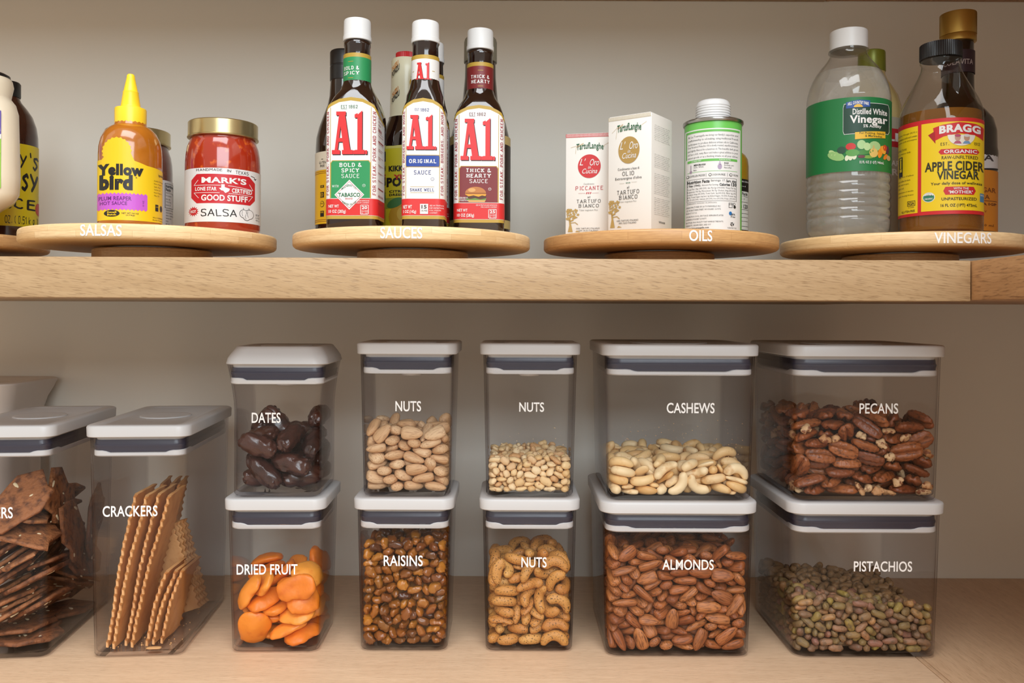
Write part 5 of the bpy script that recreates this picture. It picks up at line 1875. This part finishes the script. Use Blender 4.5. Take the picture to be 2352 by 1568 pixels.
    for o, sh in statics:
        rb = o.rigid_body
        rb.type = 'PASSIVE'
        rb.collision_shape = sh
        rb.use_margin = True
        rb.collision_margin = .01
        rb.friction = .45
    for f in range(1, 94):
        SC.frame_set(f)
    out = [(o.matrix_world.copy(), ci, vi) for o, ci, vi in bodies]
    SC.frame_set(1)
    bpy.ops.rigidbody.world_remove()
    for o in tmp:
        bpy.data.objects.remove(o)
    bpy.data.collections.remove(col)
    SC.gravity = (0, 0, -9.81)
    return out


GROUPS = {'almond': 'brown almonds poured into one container', 'pistachio_kernel': 'pistachio kernels poured into one container', 'pecan_half': 'pecans poured into one container', 'cashew': 'cream cashews poured into one container',
          'peanut_piece': 'chopped peanuts poured into one container', 'seasoned_cashew': 'speckled cashews poured into one container', 'pale_almond': 'pale almonds poured into one container', 'raisin': 'golden raisins poured into one container',
          'dried_apricot': 'dried apricots in one container', 'date': 'dates in one container', 'seeded_crisp': 'seeded crisp shards in one container'}
def settle(m, me, half, zl):
    """nudge a piece so that it rests against the inside of the walls and floor, never through them"""
    rad = (.0135 if half(0)[0] < .06 else .017) - .003 - .0019
    for _ in range(4):
        mv = Vector((0, 0, 0))
        for v in me.vertices:
            q = m @ v.co
            h = half(max(0, min(zl, q.z)), .0020)
            for a in (0, 1):
                e = abs(q[a]) - h[a]
                if e > abs(mv[a]):
                    mv[a] = -math.copysign(e, q[a])
            cx, cy = abs(q.x) - (h[0] - rad), abs(q.y) - (h[1] - rad)
            if cx > 0 and cy > 0:
                d = math.hypot(cx, cy)
                if d > rad:
                    k = (d - rad) / d
                    if cx * k > abs(mv.x):
                        mv.x = -math.copysign(cx * k, q.x)
                    if cy * k > abs(mv.y):
                        mv.y = -math.copysign(cy * k, q.y)
            if .0049 - q.z > mv.z:
                mv.z = .0049 - q.z
        if mv.length < 1e-5:
            break
        m = Matrix.Translation(mv) @ m
    return m


poured = pour()
CAMP = Vector((0, 0, CAM_Z))
bpy.context.view_layer.update()
for ci, (key, kind, n, core, gs, label, heap) in enumerate(FILL):
    t, half, zl = CONT[key]
    base = Matrix.Translation(t.location) @ Matrix.Rotation(t.rotation_euler.z, 4, 'Z')
    mats, sunk = [], []
    for m, c, vi in poured:
        if c != ci:
            continue
        p = m.translation - Vector((ci * 40.0, 0, 0))
        lim = half(min(zl, max(0, p.z / S)), .001)
        if p.z < .2 or p.z > zl * S - 1.7 or abs(p.x) > lim[0] * S or abs(p.y) > lim[1] * S:
            continue
        rot = m.to_quaternion().to_matrix().to_4x4()
        loc = settle(Matrix.Translation(p / S) @ rot, MESH[kind][vi], half, zl)
        mats.append((base @ loc, vi))
        if core and core[0] - .2 < p.x < core[1] + .2 and core[2] - .2 < p.y < core[3] + .2:
            u, w = (p.x - core[0]) / (core[1] - core[0]), (p.y - core[2]) / (core[3] - core[2])
            tp = core[4]
            top = (tp[0] * (1 - u) + tp[1] * u) * (1 - w) + (tp[3] * (1 - u) + tp[2] * u) * w
            if p.z < top + .28:          # buried: belongs to the filling
                sunk.append(mats.pop())
    mats.sort(key=lambda q: (q[0].translation - CAMP).length)
    for loc, vi in mats[:300]:
        bit = kind == 'pecan_half' and vi > 2
        o = link('pecan_piece' if bit else kind, MESH[kind][vi])
        o.matrix_world = loc
        tag(o, 'small broken cream-fleshed pecan piece inside the container lettered PECANS' if bit else label, {'seeded_crisp': 'crisp', 'date': 'date', 'raisin': 'raisin', 'dried_apricot': 'dried fruit'}.get(kind, 'nut'), 'broken pecan pieces in one container' if bit else GROUPS[kind])
    rest = mats[300:] + sunk
    if core:
        bm = bmesh.new()
        cx0, cx1, cy0, cy1, tops = core
        cor = ((cx0, cy0), (cx1, cy0), (cx1, cy1), (cx0, cy1))
        e = .12
        lo = [bm.verts.new(((x - math.copysign(e, x)) / S, (y - math.copysign(e, y)) / S, .006)) for x, y in cor]
        hi = [bm.verts.new(((x - math.copysign(e, x)) / S, (y - math.copysign(e, y)) / S, (h - e) / S)) for (x, y), h in zip(cor, tops)]
        bm.faces.new(lo[::-1])
        bm.faces.new(hi)
        for i in range(4):
            bm.faces.new((lo[i], lo[(i + 1) % 4], hi[(i + 1) % 4], hi[i]))
        inv = base.inverted()
        for loc, vi in rest:
            nb = len(bm.verts)
            b2 = bmesh.new()
            b2.from_mesh(MESH[kind][vi])
            b2.transform(inv @ loc)
            mp = [bm.verts.new(v.co) for v in b2.verts]
            for f in b2.faces:
                bm.faces.new([mp[v.index] for v in f.verts])
            b2.free()
        hp = obj(kind + '_heap', bm, KINDS[kind][1], None, .9)
        hp.matrix_world = base
        tag(hp, heap, 'nuts' if kind != 'raisin' else 'raisins')
        hp['kind'] = 'stuff'
# ------------------------------------------------------------------ crackers standing in their box
def cracker_bm(w, h, teeth, th=.0030, seed=0):
    """thin baked sheet in the x-z plane with scalloped long edges"""
    bm = bmesh.new()
    nz_ = teeth * 2
    cols = [-1, -.955, -.86, -.5, -.2, .2, .5, .86, .955, 1]
    rows = {}
    for sg in (1, -1):
        for i in range(nz_ + 1):
            z = -h / 2 + h * i / nz_
            bite = .0034 * (i % 2)
            row = []
            for c in cols:
                x = c * (w / 2 - (bite if abs(c) > .9 else bite * .25))
                e = .55 if abs(c) == 1 else 1
                bow = .0016 * math.sin(z / h * 5 + seed) + .0010 * mnoise.noise(Vector((x * 60 + seed * 9, z * 60, seed)))
                y = bow + sg * th / 2 * e * (1 + .25 * mnoise.noise(Vector((x * 150, z * 150, sg + seed)))) + ((.0022 * (i % 2 - .5)) if abs(c) > .9 else 0)
                row.append(bm.verts.new((x, y, z)))
            rows[sg, i] = row
    n = len(cols)
    for sg in (1, -1):
        for i in range(nz_):
            for k in range(n - 1):
                f = (rows[sg, i][k], rows[sg, i][k + 1], rows[sg, i + 1][k + 1], rows[sg, i + 1][k])
                bm.faces.new(f if sg < 0 else f[::-1])
    for i in range(nz_):
        for k in (0, n - 1):
            bm.faces.new((rows[1, i][k], rows[1, i + 1][k], rows[-1, i + 1][k], rows[-1, i][k]))
    for i in (0, nz_):
        for k in range(n - 1):
            bm.faces.new((rows[1, i][k], rows[1, i][k + 1], rows[-1, i][k + 1], rows[-1, i][k]))
    return bm


CK = {}
for nm, w, h, tt in (('long', .060, .162, 20), ('short', .056, .080, 10), ('wide', .056, .100, 13), ('rear', .052, .150, 18)):
    CK[nm] = [to_mesh(cracker_bm(w, h, tt, .0031, s), 'cracker', CRK) for s in (1, 2)]
t, half, zl = CONT['crackers']
base = Matrix.Translation(t.location) @ Matrix.Rotation(t.rotation_euler.z, 4, 'Z')
R90 = math.pi / 2
n_ck = 0


def cracker(kind, x, y, z, lean, yaw, pitch, label):
    """lean = tip to the right in the picture plane of the sheet, yaw about z, pitch = lean back"""
    global n_ck
    o = link('cracker', CK[kind][n_ck % 2])
    n_ck += 1
    m = Matrix.Rotation(lean, 4, 'Y') @ Matrix.Rotation(yaw, 4, 'Z') @ Matrix.Rotation(pitch, 4, 'X')
    z = .0053 - min((m @ v.co).z for v in o.data.vertices)      # stands on the container floor
    o.matrix_world = base @ Matrix.Translation((x, y, z)) @ m
    tag(o, label, 'cracker', 'pale crackers in one container')


LT = 'long pale cracker standing on end among the tall upright ones'
SH_ = 'short pale cracker leaning beside the tall upright ones'
FN = 'pale zigzag-edged cracker in the fanned stack behind the upright ones'
for k, (dx, dy, ln) in enumerate(((0, .004, .185), (.0095, 0, .20), (.0190, .008, .215), (.0285, .003, .23))):
    cracker('long', -.0225 + dx, -.048 + dy, .0905 - .001 * k, ln, R90 + .015 * (k - 1.5), 0, LT)
for k in range(3):
    cracker('short', .0142 + .0070 * k, -.046 + .003 * k, .0490, .28 + .01 * k, R90 - .06, 0, SH_)
for k in range(5):
    cracker('wide', .0008 * k - .001, -.001 + .0072 * k, 0, -.30 + .012 * k, .02 + .012 * k, 0, FN)
for k in range(3):
    cracker('rear', -.026 + .0085 * k, .0588, 0, .10 + .02 * k, R90 + .10, 0, 'long pale cracker at the back of its container')
# crumbs on the container floor
bm = blob(.016, .0065, .0022, lambda u: math.sin(math.pi * u) ** .4, 6, 8, 3, .2, 3)
cm = to_mesh(bm, 'cracker_crumb', CRK)
o = link('cracker_crumb', cm)
o.matrix_world = base @ Matrix.Translation((.014, -.079, .0062))
tag(o, 'flat cracker flake on the floor of the CRACKERS container', 'crumb')
rr = random.Random(4)
bm = bmesh.new()
for k in range(70):
    x, y, r_ = rr.uniform(-.036, .036), rr.uniform(-.080, .05), rr.uniform(.0003, .0011)
    bmesh.ops.create_icosphere(bm, subdivisions=1, radius=r_, matrix=Matrix.Translation((x, y, .0049 + r_ * .6)))
o = obj('cracker_crumbs', bm, CRK, None)
o.matrix_world = base
tag(o, 'scattered tiny cracker crumbs on the container floor', 'crumbs')
o['kind'] = 'stuff'

# seeds baked onto the crisp shards
sm = to_mesh(blob(.0090, .0034, .0020, almond_prof, 6, 8, 2), 'seed', SEED)
sm2 = to_mesh(blob(.0046, .0022, .0016, None, 5, 6, 3), 'seed', SEED)
rr = random.Random(9)
for sh in [o for o in COL.objects if o.name.startswith('seeded_crisp') and o.parent is None and 'heap' not in o.name]:
    vs = [v for v in sh.data.vertices if abs(v.normal.z) > .8]
    for q in range(9):
        v = rr.choice(vs)
        s_ = link('seed', sm if q < 3 else sm2, sh)
        s_.location = v.co + v.normal * .0002
        s_.rotation_euler = (0, 0, rr.uniform(0, 3.1))

# fine nut dust clinging inside two front walls
for key, n_, zlo, zhi, label in (('cashews', 170, .045, .085, 'fine cashew dust clinging inside the CASHEWS container'), ('peanuts', 60, .04, .075, 'fine peanut dust clinging inside the container above the speckled cashews')):
    t, half, zl = CONT[key]
    bm = bmesh.new()
    rr = random.Random(len(key))
    for k in range(n_):
        z = zlo + (zhi - zlo) * rr.random() ** 1.8
        hx, hy = half(z, .0019)
        x = rr.uniform(-hx + .012, hx - .01)
        r_ = rr.uniform(.00015, .00045)
        bmesh.ops.create_icosphere(bm, subdivisions=1, radius=r_, matrix=Matrix.Translation((x, -hy + r_ * .6, z)))
    o = obj('nut_dust', bm, PNT, None)
    o.matrix_world = Matrix.Translation(t.location)
    tag(o, label, 'dust')
    o['kind'] = 'stuff'
